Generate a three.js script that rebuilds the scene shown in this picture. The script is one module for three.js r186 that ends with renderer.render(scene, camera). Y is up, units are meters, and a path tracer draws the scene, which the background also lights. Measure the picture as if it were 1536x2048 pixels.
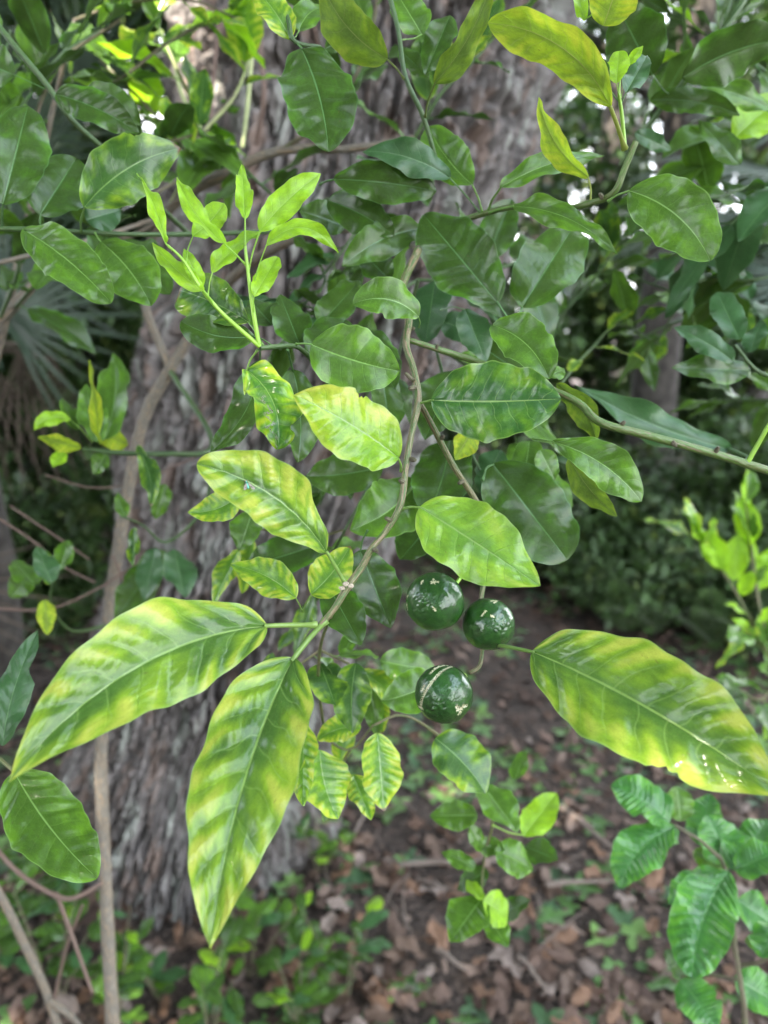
import * as THREE from 'three';
import { mergeGeometries } from 'three/addons/utils/BufferGeometryUtils.js';
import { createNoise2D, createNoise3D } from 'simplex-noise';

// ------------------------------------------------------------------ camera, sky, sun, exposure
const scene = new THREE.Scene();
const camera = new THREE.PerspectiveCamera(69, 0.75, 0.02, 400);
const PITCH = -14 * Math.PI / 180, EYE = new THREE.Vector3(0, 1.5, 0);
camera.position.copy(EYE);
camera.rotation.set(PITCH, 0, 0);
camera.focus = 0.385;
camera.userData.fStop = 6.3;

const renderer = new THREE.WebGLRenderer();
renderer.toneMapping = THREE.LinearToneMapping;
renderer.toneMappingExposure = 9.0;
renderer.shadowMap.enabled = true;

const rng = (a) => () => { a = (a + 0x6d2b79f5) | 0; let t = Math.imul(a ^ (a >>> 15), 1 | a); t = (t + Math.imul(t ^ (t >>> 7), 61 | t)) ^ t; return ((t ^ (t >>> 14)) >>> 0) / 4294967296; };
const n2 = createNoise2D(rng(11)), n3 = createNoise3D(rng(12));
const fbm2 = (x, y, o = 4) => { let s = 0, a = 0.5; for (let i = 0; i < o; i++) { s += a * n2(x, y); x = x * 2.03 + 7.1; y = y * 2.03 - 3.7; a *= 0.5; } return s; };
const clamp = (x, a = 0, b = 1) => Math.min(b, Math.max(a, x));
const smooth = (a, b, x) => { x = clamp((x - a) / (b - a)); return x * x * (3 - 2 * x); };
const mix = (a, b, t) => a + (b - a) * t;
const mix3 = (a, b, t) => [mix(a[0], b[0], t), mix(a[1], b[1], t), mix(a[2], b[2], t)];
const V = (x, y, z) => new THREE.Vector3(x, y, z);

{ // sky: pale blue with thin white cloud, the same all round
  const W = 512, H = 256, d = new Float32Array(W * H * 4);
  for (let j = 0; j < H; j++) for (let i = 0; i < W; i++) {
    const el = ((j + 0.5) / H - 0.5) * Math.PI, az = (i / W) * Math.PI * 2, e = Math.max(0, Math.sin(el));
    const x = Math.cos(az) * Math.cos(el), z = Math.sin(az) * Math.cos(el);
    const c = smooth(-0.25, 0.5, n3(x * 1.6, e * 3, z * 1.6) * 0.6 + n3(x * 4, e * 7, z * 4) * 0.3);
    const base = mix3([1.0, 1.05, 1.12], [0.62, 0.76, 1.0], smooth(0, 0.9, e));
    const k = mix3(base, [1.35, 1.35, 1.36], 0.65 * c);
    d.set([k[0], k[1], k[2], 1], (j * W + i) * 4);
  }
  const t = new THREE.DataTexture(d, W, H, THREE.RGBAFormat, THREE.FloatType);
  t.mapping = THREE.EquirectangularReflectionMapping; t.magFilter = THREE.LinearFilter; t.needsUpdate = true;
  scene.background = t; scene.environment = t;
}
const SUN = V(-0.38, 0.85, 0.52).normalize();
const sun = new THREE.DirectionalLight(new THREE.Color(1, 0.9, 0.78), 3.2);
sun.position.copy(SUN).multiplyScalar(30); sun.castShadow = true;
Object.assign(sun.shadow.camera, { left: -15, right: 15, top: 15, bottom: -15, far: 80 });
sun.shadow.mapSize.set(4096, 4096);
scene.add(sun, sun.target);

// ------------------------------------------------------------------ helpers
const FPX = 1024 / Math.tan(34.5 * Math.PI / 180), CP = Math.cos(PITCH), SP = Math.sin(PITCH);
const RIGHT = V(1, 0, 0), UPV = V(0, CP, SP), FWD = V(0, SP, -CP);
// a photo pixel and its depth along the lens axis -> a point
const P = (px, py, d) => EYE.clone().addScaledVector(RIGHT, (px - 768) / FPX * d).addScaledVector(UPV, -(py - 1024) / FPX * d).addScaledVector(FWD, d);
const ground = (x, z) => 0.03 * n2(x * 0.5, z * 0.5) + 0.012 * n2(x * 2.1, z * 2.1);
const G = (px, py) => { const r = P(px, py, 1).sub(EYE); const t = -EYE.y / r.y; const p = EYE.clone().addScaledVector(r, t); p.y = ground(p.x, p.z); return p; };
const proj = (p) => { const r = p.clone().sub(EYE), d = r.dot(FWD); return [768 + r.dot(RIGHT) / d * FPX, 1024 - r.dot(UPV) / d * FPX, d]; };

const taken = {};
const numbered = (n) => { const k = taken[n] = (taken[n] ?? -1) + 1; return k ? `${n}_${String(k).padStart(3, '0')}` : n; };
function add(parent, name, geo, mat, pos) {
  const m = new THREE.Mesh(geo, mat); m.name = parent === scene ? numbered(name) : name;
  if (pos) m.position.copy(pos); m.castShadow = m.receiveShadow = true; parent.add(m); return m;
}
function thing(name, label, category, pos = V(0, 0, 0), group) {
  const g = new THREE.Group(); g.name = numbered(name); g.position.copy(pos); g.userData = { label, category };
  if (group) g.userData.group = group; scene.add(g); return g;
}
const tex = (w, h, f, srgb = true) => { // f(u, v) -> linear rgb
  const d = new Uint8Array(w * h * 4), e = (x) => { x = clamp(x); return 255 * (srgb ? (x <= 0.0031308 ? 12.92 * x : 1.055 * Math.pow(x, 1 / 2.4) - 0.055) : x); };
  for (let j = 0; j < h; j++) for (let i = 0; i < w; i++) { const c = f((i + 0.5) / w, (j + 0.5) / h), k = (j * w + i) * 4; d[k] = e(c[0]); d[k + 1] = e(c[1]); d[k + 2] = e(c[2]); d[k + 3] = 255; }
  const t = new THREE.DataTexture(d, w, h); t.magFilter = THREE.LinearFilter; t.minFilter = THREE.LinearMipmapLinearFilter; t.generateMipmaps = true;
  t.wrapS = t.wrapT = THREE.RepeatWrapping; if (srgb) t.colorSpace = THREE.SRGBColorSpace; t.needsUpdate = true; return t;
};
function buf(pos, uv, idx, col) {
  const g = new THREE.BufferGeometry();
  g.setAttribute('position', new THREE.Float32BufferAttribute(pos, 3));
  if (uv) g.setAttribute('uv', new THREE.Float32BufferAttribute(uv, 2));
  if (col) g.setAttribute('color', new THREE.Float32BufferAttribute(col, 3));
  g.setIndex(idx); g.computeVertexNormals(); return g;
}
// tapered, slightly knobbly tube through points; pts: [Vector3, radius]
function tube(pts, seg = 24, rad = 8, knob = 0.06, origin = V(0, 0, 0), uvLen = 12) {
  const c = new THREE.CatmullRomCurve3(pts.map((p) => p[0]), false, 'centripetal'), pos = [], uv = [], idx = [];
  const fr = c.computeFrenetFrames(seg, false);
  let len = c.getLength();
  for (let i = 0; i <= seg; i++) {
    const u = i / seg, t = c.getUtoTmapping(u), p = c.getPoint(t), k = t * (pts.length - 1), a = Math.min(pts.length - 2, Math.floor(k));
    const r0 = mix(pts[a][1], pts[a + 1][1], k - a);
    for (let j = 0; j <= rad; j++) {
      const th = j / rad * Math.PI * 2, jj = j % rad;
      const r = r0 * (1 + knob * n3(p.x * 60 + jj * 0.7, p.y * 60, p.z * 60 + jj * 1.3) + knob * 1.5 * Math.max(0, n2(u * len * 40 + 3, r0 * 900) - 0.4));
      pos.push(p.x - origin.x + r * (Math.cos(th) * fr.normals[i].x + Math.sin(th) * fr.binormals[i].x), p.y - origin.y + r * (Math.cos(th) * fr.normals[i].y + Math.sin(th) * fr.binormals[i].y), p.z - origin.z + r * (Math.cos(th) * fr.normals[i].z + Math.sin(th) * fr.binormals[i].z));
      uv.push(j / rad, u * len * uvLen);
    }
  }
  const w = rad + 1;
  for (let i = 0; i < seg; i++) for (let j = 0; j < rad; j++) { const q = i * w + j; idx.push(q, q + 1, q + w, q + 1, q + w + 1, q + w); }
  for (const [row, flip] of [[0, 0], [seg, 1]]) { // end caps
    const o = pos.length / 3, p = c.getPoint(row ? 1 : 0);
    pos.push(p.x - origin.x, p.y - origin.y, p.z - origin.z); uv.push(0.5, 0);
    for (let j = 0; j < rad; j++) flip ? idx.push(o, row * w + j, row * w + j + 1) : idx.push(o, row * w + j + 1, row * w + j);
  }
  return buf(pos, uv, idx);
}

const cellR = (i, j) => { const x = Math.sin(i * 127.1 + j * 311.7) * 43758.5453; return x - Math.floor(x); };
function plates(u, v) { // long interlocking bark plates: distance to the nearest furrow, and a value for each plate
  const wu = u + 0.55 * n2(u * 0.33, v * 0.5) + 0.30 * n2(u * 0.9, v * 0.8) + 0.12 * n2(u * 2.3, v * 2.7), wv = v + 0.5 * n2(u * 0.5 + 9, v * 0.4);
  const iu = Math.floor(wu), iv = Math.floor(wv); let f1 = 9, f2 = 9, id = 0;
  for (let a = -1; a <= 1; a++) for (let b = -1; b <= 1; b++) {
    const ci = iu + a, cj = iv + b, dx = ci + 0.15 + 0.7 * cellR(ci, cj) - wu, dy = cj + 0.1 + 0.8 * cellR(cj + 57, ci) - wv, d = Math.hypot(dx, dy * 0.9);
    if (d < f1) { f2 = f1; f1 = d; id = cellR(ci * 3 + 7, cj * 5); } else if (d < f2) f2 = d;
  }
  return [f2 - f1, id];
}
// ------------------------------------------------------------------ leaf textures and materials
const NV = 8; // pairs of side veins
const phaseOf = (t, s, n = NV) => n * (t - 0.17 * Math.pow(Math.abs(s), 1.15) * (1 - 0.35 * t)) + (s > 0 ? 0.28 : 0);
const vein = (ph) => { const f = ph - Math.floor(ph); return Math.min(f, 1 - f); }; // 0 on a side vein, 0.5 between
function leafTex(seed, o, w = 256, h = 512) {
  const S = seed * 13.7;
  return tex(w, h, (u, t) => {
    const s = u * 2 - 1, a = Math.abs(s), ph = phaseOf(t, s, o.n ?? NV) + 0.15 * n2(S + s * 1.5, t * 4), dv = vein(ph);
    const big = fbm2(S + s * 0.9, t * 2.2 + S, 3), sm = fbm2(S + s * 7, t * 16, 3);
    let y = 0;
    if (o.amount) {
      const cell = Math.floor(ph) + (s > 0 ? 50 : 0), inter = (0.5 - 0.5 * Math.cos(6.283 * dv)) * (0.25 + 1.1 * cellR(cell + seed * 3, seed));
      const f = o.amount * (smooth(0.06, 0.72, a) * (0.34 + (o.inter ?? 0.72) * inter) + 0.16 * smooth(0.7, 1, a) + (o.tip ?? 0) * (t - 0.42) + (o.side ?? 0) * s + (o.blot ?? 0.7) * big + 0.05 * sm + (o.bias ?? 0));
      y = smooth(-0.25, 1.25, f) * smooth(-0.02, 0.2, a + (o.ripe ?? 0));
    }
    const yl = o.yellow ?? o.green, lm = [mix(o.green[0], yl[0], 0.40), mix(o.green[1], yl[1], 0.62), mix(o.green[2], yl[2], 0.2) * 0.7];
    let c = y < 0.5 ? mix3(o.green, lm, y * 2) : mix3(lm, yl, y * 2 - 1);
    const k = 1.1 * (1 + 0.22 * big + 0.16 * sm + 0.10 * n2(S + s * 40, t * 90));
    c = [c[0] * k, c[1] * k, c[2] * k];
    const sv = smooth(0.045, 0.012, dv) * smooth(0.95, 0.6, a) * (o.veins ?? 0.35);
    const net = smooth(0.10, 0.0, plates(s * 9 + S, t * 34)[0]) * 0.10; c = mix3(c, o.rib, net);
    c = mix3(c, o.rib, sv * 0.6);
    c = mix3(c, o.rib, smooth(0.016 + 0.03 * (1 - t), 0.008, a) * (o.ribs ?? 0.85));
    const margin = smooth(0.955, 0.985, a); c = mix3(c, o.rib, margin * 0.55);
    const sp = n2(S + s * 26, t * 60 - S); if (sp > 0.80) c = mix3(c, [c[0] * 1.7 + 0.05, c[1] * 1.3 + 0.04, c[2] + 0.01], smooth(0.80, 0.92, sp) * (o.speck ?? 0.4));
    const br = n2(S * 3 + s * 9, t * 21 + 50); if (br > 0.86) c = mix3(c, [0.12, 0.07, 0.03], smooth(0.86, 0.93, br) * (o.brown ?? 0.4));
    if (o.burn) c = mix3(c, [0.16, 0.10, 0.05], smooth(0.0, 0.03, t + 0.04 * sm - 0.955 + 0.02 * a));
    if (o.mine) { const m = smooth(0.16, 0.05, Math.abs(s - 0.35 + 0.25 * n2(t * 9, S))) * smooth(0.35, 0.5, t) * smooth(0.4, -0.1, n2(s * 12, t * 22)); c = mix3(c, [0.33, 0.32, 0.24], 0.75 * m); const q = smooth(0.35, 0.6, n2(s * 17 + 9, t * 40)) * m; c = mix3(c, [0.05, 0.03, 0.02], q); }
    return c;
  });
}
const leafBump = (n, rough) => tex(256, 512, (u, t) => {
  const s = u * 2 - 1, a = Math.abs(s), dv = vein(phaseOf(t, s, n) + 0.05 * n2(s * 2, t * 5));
  let h = 0.62 - 0.28 * smooth(0.06, 0, dv) * smooth(1, 0.75, a) - 0.35 * smooth(0.05, 0.01, a) + 0.07 * fbm2(s * 12, t * 26, 3) + rough * n2(s * 45, t * 95);
  return [h, h, h];
}, false);
const BUMP = leafBump(NV, 0.05);
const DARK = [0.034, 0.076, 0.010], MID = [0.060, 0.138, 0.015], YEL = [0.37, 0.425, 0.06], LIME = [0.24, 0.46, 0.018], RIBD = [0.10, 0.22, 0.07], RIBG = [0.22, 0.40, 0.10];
function leafMat(seed, o) {
  return new THREE.MeshPhysicalMaterial({ map: leafTex(seed, o), bumpMap: BUMP, bumpScale: o.bump ?? 0.0004, roughness: 1, transmission: (o.trans ?? 0.3) + 0.07, thickness: 0, specularIntensity: 0.15, clearcoat: o.coat ?? 1, clearcoatRoughness: o.gloss ?? 0.24, side: THREE.DoubleSide });
}
const M = {
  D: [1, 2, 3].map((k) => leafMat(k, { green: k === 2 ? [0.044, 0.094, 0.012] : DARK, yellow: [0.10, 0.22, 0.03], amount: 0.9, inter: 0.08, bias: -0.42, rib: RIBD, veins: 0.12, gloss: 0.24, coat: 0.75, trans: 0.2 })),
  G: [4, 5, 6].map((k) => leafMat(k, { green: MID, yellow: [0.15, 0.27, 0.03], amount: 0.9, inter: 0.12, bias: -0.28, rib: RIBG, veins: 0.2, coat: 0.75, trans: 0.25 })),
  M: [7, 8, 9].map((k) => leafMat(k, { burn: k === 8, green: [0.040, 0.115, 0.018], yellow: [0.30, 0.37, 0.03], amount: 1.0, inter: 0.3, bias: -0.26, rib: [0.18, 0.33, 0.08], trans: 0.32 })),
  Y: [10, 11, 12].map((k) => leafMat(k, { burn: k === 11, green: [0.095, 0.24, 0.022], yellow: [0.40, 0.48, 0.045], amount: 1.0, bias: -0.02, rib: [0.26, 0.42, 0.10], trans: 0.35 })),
  N: [13, 14].map((k) => leafMat(k, { green: LIME, yellow: [0.34, 0.56, 0.02], amount: 0.6, rib: [0.36, 0.60, 0.10], brown: 0, speck: 0.1, trans: 0.45, gloss: 0.38 })),
  U: [15, 16].map((k) => leafMat(k, { green: [0.20, 0.32, 0.03], yellow: [0.43, 0.50, 0.035], amount: 0.9, bias: 0.1, rib: [0.34, 0.38, 0.10], veins: 0.5, trans: 0.5, coat: 0.4, gloss: 0.5 })),
  O: [21, 22].map((k) => leafMat(k, { green: [0.09, 0.16, 0.022], yellow: [0.21, 0.28, 0.03], amount: 0.9, inter: 0.4, rib: [0.20, 0.26, 0.07], veins: 0.4, trans: 0.4, coat: 0.4, gloss: 0.45 })),
  B: [17, 18].map((k) => leafMat(k, { green: [0.038, 0.105, 0.030], rib: [0.14, 0.26, 0.10], amount: 0, veins: 0.3, gloss: 0.32, coat: 0.9, trans: 0.25 })),
  W: [19, 20].map((k) => leafMat(k, { green: [0.045, 0.16, 0.035], yellow: [0.12, 0.30, 0.03], amount: 0.6, bias: -0.1, n: 12, rib: [0.14, 0.32, 0.09], veins: 0.5, gloss: 0.2, coat: 1, trans: 0.25 })),
};
const hero = (seed, o) => leafMat(seed, { green: [0.066, 0.155, 0.022], yellow: YEL, amount: 1.0, bias: -0.1, rib: [0.26, 0.42, 0.10], veins: 0.5, trans: 0.35, gloss: 0.2, coat: 1, bump: 0.0006, ...o });
const HM = {
  h1: hero(31, { green: [0.16, 0.34, 0.02], yellow: [0.42, 0.46, 0.06], amount: 1.0, bias: 0.10, tip: 0.8, ripe: 0.1, inter: 0.12, side: 0.25 }),
  h2: hero(32, { bias: 0.10, tip: 0.5, inter: 0.5 }),
  h3: hero(33, { bias: -0.10, tip: 0.45 }),
  h4: hero(34, { bias: -0.10, tip: 0.55 }),
  h5: hero(35, { bias: -0.08, tip: 0.35 }),
  h6: hero(36, { green: [0.13, 0.29, 0.035], yellow: [0.33, 0.44, 0.07], amount: 1.0, bias: 0.02, inter: 0.12 }),
  h17: hero(37, { green: [0.05, 0.17, 0.02], yellow: [0.40, 0.50, 0.03], mine: true, bias: -0.1 }),
  h8: hero(38, { green: [0.035, 0.12, 0.022], yellow: [0.20, 0.30, 0.03], bias: -0.22, inter: 0.3 }),
};

// ------------------------------------------------------------------ leaf shape: a bent, folded, quilted blade with its stalk
const tmp = V(0, 0, 0);
function leafShape(o) {
  const { base, tip, side, half } = o, rows = o.rows ?? 28, cols = o.cols ?? 8, n = o.n ?? NV;
  const al = o.al ?? 0.64, be = o.be ?? 0.86, wm = Math.pow(al / (al + be), al) * Math.pow(be / (al + be), be);
  const ctl = base.clone().lerp(tip, 0.5).add(o.bow ?? V(0, 0, 0)), L = base.distanceTo(tip);
  const pos = [], uv = [], idx = [], R = rng((o.seed ?? 1) * 977), ph = R() * 6.28, ph2 = R() * 6.28;
  const W = cols * 2 + 1, fold = o.fold ?? 0.22, wave = (o.wave ?? 0.05) * L, quilt = (o.quilt ?? 0.0008) * L, twist = o.twist ?? 0;
  const C = V(0, 0, 0), T = V(0, 0, 0), S = V(0, 0, 0), N = V(0, 0, 0);
  for (let i = 0; i <= rows; i++) {
    const q = i / rows, t = 0.55 * q + 0.45 * (0.5 - 0.5 * Math.cos(Math.PI * q)), b = 1 - t;
    C.set(0, 0, 0).addScaledVector(base, b * b).addScaledVector(ctl, 2 * b * t).addScaledVector(tip, t * t);
    T.copy(ctl).sub(base).multiplyScalar(2 * b).addScaledVector(tmp.copy(tip).sub(ctl), 2 * t).normalize();
    S.copy(side).addScaledVector(T, -side.dot(T)).normalize();
    if (twist) S.applyAxisAngle(T, twist * (t - 0.3));
    N.crossVectors(S, T).normalize();
    const hw = Math.max(0.0004, half * Math.pow(t, al) * Math.pow(1 - t, be) / wm) * (1 + 0.035 * Math.sin(t * 17 + ph) + 0.02 * Math.sin(t * 41 + ph2));
    if (o.curl) { const k = Math.max(0, t - (1 - o.curlAt)); C.addScaledVector(N, -o.curl * k * k * L); }
    for (let j = 0; j < W; j++) {
      const x = j / cols - 1, a = Math.abs(x), f = fold * (o.foldEnd ? mix(1, o.foldEnd, t) : 1);
      const bite = o.bite && t > o.bite[0] && t < o.bite[1] && x * o.bite[2] > 0 ? 1 - o.bite[3] * Math.sin(Math.PI * (t - o.bite[0]) / (o.bite[1] - o.bite[0])) * (0.8 + 0.2 * Math.sin(t * 160)) : 1;
      const xx = x * Math.min(1, a > bite ? bite / a : 1), aa = Math.abs(xx);
      const pe = phaseOf(t, x, n), env = Math.sin(Math.PI * clamp(aa * 0.92 + 0.05)) * smooth(0, 0.12, t) * smooth(1, 0.85, t);
      let z = hw * aa * Math.sin(f) * (1 - 0.35 * aa * (o.round ?? 1)) - quilt * Math.cos(2 * Math.PI * pe) * env * (0.35 + 1.1 * cellR(Math.round(pe) + (x > 0 ? 40 : 0), o.seed ?? 1));
      z += wave * aa * aa * Math.sin(t * 9 + ph + (x > 0 ? 1.9 : 0)) * smooth(0, 0.2, t) * smooth(1, 0.75, t) + 0.3 * wave * aa * Math.sin(t * 23 + ph2);
      if (o.fine) z += o.fine * L * env * (n2(x * 6 + ph * 9, t * 14) + 0.5 * n2(x * 13, t * 30 + ph));
      z -= 0.006 * L * Math.exp(-aa * aa * 160) * (1 - t);
      const lat = hw * xx * Math.cos(f * 0.8);
      pos.push(C.x - base.x + S.x * lat + N.x * z, C.y - base.y + S.y * lat + N.y * z, C.z - base.z + S.z * lat + N.z * z);
      uv.push((x + 1) / 2, t);
    }
  }
  for (let i = 0; i < rows; i++) for (let j = 0; j < W - 1; j++) { const q = i * W + j; idx.push(q, q + 1, q + W, q + 1, q + W + 1, q + W); }
  const blade = buf(pos, uv, idx);
  const parts = [blade];
  // raised rib beneath and the stalk
  const pr = o.petR ?? L * 0.010;
  if (o.pet) {
    const dir = tmp.copy(ctl).sub(base).normalize().clone(), m = o.pet.clone().lerp(base, 0.55).addScaledVector(dir, -o.pet.distanceTo(base) * 0.06);
    const g = tube([[o.pet, pr * 1.7], [o.pet.clone().lerp(m, 0.22), pr * 1.25], [o.pet.clone().lerp(m, 0.5), pr * 0.95], [m, pr], [base.clone().addScaledVector(dir, 0.015 * L), pr * 0.85]], 8, 6, 0.04, base);
    const u = g.attributes.uv; for (let i = 0; i < u.count; i++) u.setXY(i, 0.5, 0.02);
    parts.push(g);
  }
  return parts.length > 1 ? mergeGeometries(parts) : blade;
}
// a leaf given by where its base and tip stand in the photo, its apparent width there and its depth
let leafSeed = 0;
function photoLeaf(parent, origin, bx, by, tx, ty, w, d, cls, o = {}) {
  leafSeed++;
  const base = P(bx, by, d), d2 = typeof cls !== 'string' && o.d2 ? o.d2 : d * (1 - (o.down || cls === 'U' ? -0.3 : 0.55) * (ty - by) / FPX + 0.03 * Math.sin(leafSeed * 2.4)), tip = P(tx, ty, d2), dm = (d + d2) / 2;
  const mid = base.clone().lerp(tip, 0.5), T = tip.clone().sub(base).normalize(), view = EYE.clone().sub(mid).normalize();
  const side = T.clone().cross(view).normalize(), tilt = o.tilt ?? 0.2 + 0.4 * Math.abs(Math.sin(leafSeed * 1.7));
  const turned = (q) => { const s = side.clone().applyAxisAngle(T, q), n = s.clone().cross(T); return n.dot(view) < 0 ? -n.y : n.y; };
  side.applyAxisAngle(T, (turned(tilt) > turned(-tilt)) !== !!(o.down || cls === 'U') ? tilt : -tilt); // the upper face looks up
  if (side.clone().cross(T).dot(view) < 0) side.negate();
  const half = 0.5 * w / FPX * dm / Math.cos(tilt), perp = T.clone().cross(view).normalize();
  const bow = perp.multiplyScalar((tx < bx && Math.abs(tx - bx) > Math.abs(ty - by) ? 1 : -1) * (o.bow ?? 0) / // positive bows upwards
     FPX * dm * 2).addScaledVector(view, (o.arch ?? 0.08) * base.distanceTo(tip));
  const pet = o.pet ? P(o.pet[0], o.pet[1], o.pet[2] ?? d * 1.01) : null;
  const big = w > 110;
  const g = leafShape({ base, tip, side, half, bow, pet, petR: o.petW ? o.petW / 2 / FPX * d : undefined, seed: leafSeed, rows: big ? 64 : 32, cols: big ? 16 : 9, fine: big ? 0.0016 : 0.0014, bite: leafSeed % 6 === 1 ? [0.3 + 0.4 * ((leafSeed * 0.37) % 1), 0.42 + 0.42 * ((leafSeed * 0.37) % 1), leafSeed % 4 < 2 ? 1 : -1, 0.22] : undefined, ...o, bow, pet });
  const list = typeof cls === 'string' ? M[cls] : null, mat = list ? list[leafSeed % list.length] : cls;
  return add(parent, o.name ?? 'leaf', g, mat, base.clone().sub(origin));
}

// ------------------------------------------------------------------ ground
const LIT = tex(512, 512, (u, v) => {
  const a = fbm2(u * 9, v * 9, 4), b = fbm2(u * 40 + 5, v * 40, 3), c = n2(u * 120, v * 120);
  let k = mix3([0.024, 0.017, 0.012], [0.066, 0.047, 0.036], clamp(0.5 + a * 0.9 + b * 0.7));
  k = mix3(k, [0.15, 0.11, 0.09], smooth(0.35, 0.7, b + 0.4 * c)); k = mix3(k, [0.030, 0.022, 0.016], smooth(0.1, 0.6, -b - 0.3 * a));
  return k;
});
const LITB = tex(512, 512, (u, v) => { const h = 0.5 + 0.45 * fbm2(u * 30, v * 30, 4); return [h, h, h]; }, false);
{
  const pos = [], uv = [], idx = [], xs = [], zs = [];
  const line = (n, f) => Array.from({ length: n + 1 }, (_, i) => f(i / n * 2 - 1));
  for (const x of line(150, (q) => 3 * q + 147 * Math.pow(Math.abs(q), 6) * Math.sign(q))) xs.push(x);
  for (const z of line(170, (q) => 3.5 * q + 146 * Math.pow(Math.abs(q), 6) * Math.sign(q) - 2.2)) zs.push(z);
  for (const z of zs) for (const x of xs) { pos.push(x, ground(x, z), z); uv.push(x / 1.1, z / 1.1); }
  const w = xs.length;
  for (let j = 0; j < zs.length - 1; j++) for (let i = 0; i < w - 1; i++) { const q = j * w + i; idx.push(q, q + w, q + 1, q + 1, q + w, q + w + 1); }
  const g = add(scene, 'ground', buf(pos, uv, idx), new THREE.MeshStandardMaterial({ map: LIT, bumpMap: LITB, bumpScale: 0.02, roughness: 0.95 }));
  g.userData = { kind: 'structure', label: 'brown leaf litter covering the woodland floor', category: 'ground' };
}

// ------------------------------------------------------------------ oak tree: furrowed trunk, limb and crown overhead
const barkMap = tex(512, 512, (u, v) => {
  const a = fbm2(u * 6, v * 3, 4), b = fbm2(u * 34 + 9, v * 14, 4), c = n2(u * 150, v * 60);
  let k = mix3([0.058, 0.052, 0.047], [0.235, 0.213, 0.203], clamp(0.5 + 0.8 * b + 0.25 * c));
  k = mix3(k, [0.30, 0.32, 0.28], 0.65 * smooth(0.15, 0.5, a + 0.3 * b)); // lichen
  k = mix3(k, [0.17, 0.11, 0.08], 0.65 * smooth(0.15, 0.5, -a + 0.35 * b)); // bare brown patches
  return k;
});
const barkBump = tex(512, 512, (u, v) => { const h = 0.5 + 0.35 * fbm2(u * 40, v * 13, 4) + 0.12 * n2(u * 130, v * 40); return [h, h, h]; }, false);
const bark = new THREE.MeshStandardMaterial({ map: barkMap, bumpMap: barkBump, bumpScale: 0.006, roughness: 0.92 });
const oak = thing('oak_tree', 'massive grey oak trunk with deeply furrowed bark behind the citrus', 'tree', V(-0.56, 0, -2.02));
{
  // centre line and radius of the trunk by height
  const rowsAt = [[-0.15, -0.57, -2.02, 0.44], [0.0, -0.57, -2.02, 0.40], [0.25, -0.54, -2.02, 0.365], [0.6, -0.46, -2.02, 0.37], [1.0, -0.34, -2.03, 0.395], [1.4, -0.20, -2.04, 0.435], [1.8, -0.09, -2.05, 0.465], [2.2, -0.02, -2.06, 0.485], [2.8, 0.05, -2.08, 0.48], [3.6, 0.10, -2.1, 0.44], [4.6, 0.15, -2.1, 0.36]];
  const at = (y) => { let k = 0; while (k < rowsAt.length - 2 && y > rowsAt[k + 1][0]) k++; const a = rowsAt[k], b = rowsAt[k + 1], t = smooth(0, 1, clamp((y - a[0]) / (b[0] - a[0]))) * 0.4 + 0.6 * clamp((y - a[0]) / (b[0] - a[0])); return [1, 2, 3].map((i) => mix(a[i], b[i], t)); };
  const pos = [], uv = [], idx = [], NT = 560, ys = [];
  for (let y = -0.15; y < 2.5; y += 0.0052) ys.push(y); for (let y = 2.5; y <= 4.6; y += 0.05) ys.push(y);
  const thetas = []; for (let i = 0; i <= NT; i++) { const q = i / NT * 2 - 1; thetas.push(Math.PI * (0.68 * q + 0.32 * q * q * q)); } // finer towards the open side
  for (const y of ys) {
    const [cx, cz, r0] = at(y);
    for (const th of thetas) {
      const X = Math.sin(th), Z = Math.cos(th), s = th * 0.42;
      const swell = 1 + 0.05 * n3(X * 1.3, y * 0.8, Z * 1.3) + 0.03 * n3(X * 3, y * 1.6, Z * 3) + (y < 0.5 ? 0.14 * (0.5 - y) * (1 + 0.9 * Math.sin(th * 4 + 1)) : 0);
      const [f, id] = plates(s / 0.024, y / 0.135), [f2] = plates(s / 0.013 + 40, y / 0.032 + 9);
      const deep = 0.75 + 0.5 * n2(s * 3 + 20, y * 2.2), h = 0.046 * deep * smooth(0.04, 0.42, f) + 0.012 * (id - 0.5) + 0.007 * smooth(0, 0.4, f2) + 0.024 * (1 - Math.abs(n2(s * 8 + 0.6 * n2(s * 3, y * 3), y * 1.2))) + 0.004 * n2(s * 60, y * 22) + 0.0025 * n2(s * 160, y * 90);
      const r = r0 * swell - 0.056 + h;
      pos.push(cx + r * X - oak.position.x, y, cz + r * Z - oak.position.z); uv.push(s / 0.6, y / 1.2);
    }
  }
  const w = NT + 1;
  for (let j = 0; j < ys.length - 1; j++) for (let i = 0; i < NT; i++) { const q = j * w + i; idx.push(q, q + 1, q + w, q + 1, q + w + 1, q + w); }
  add(oak, 'trunk', buf(pos, uv, idx), bark);
}
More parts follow.
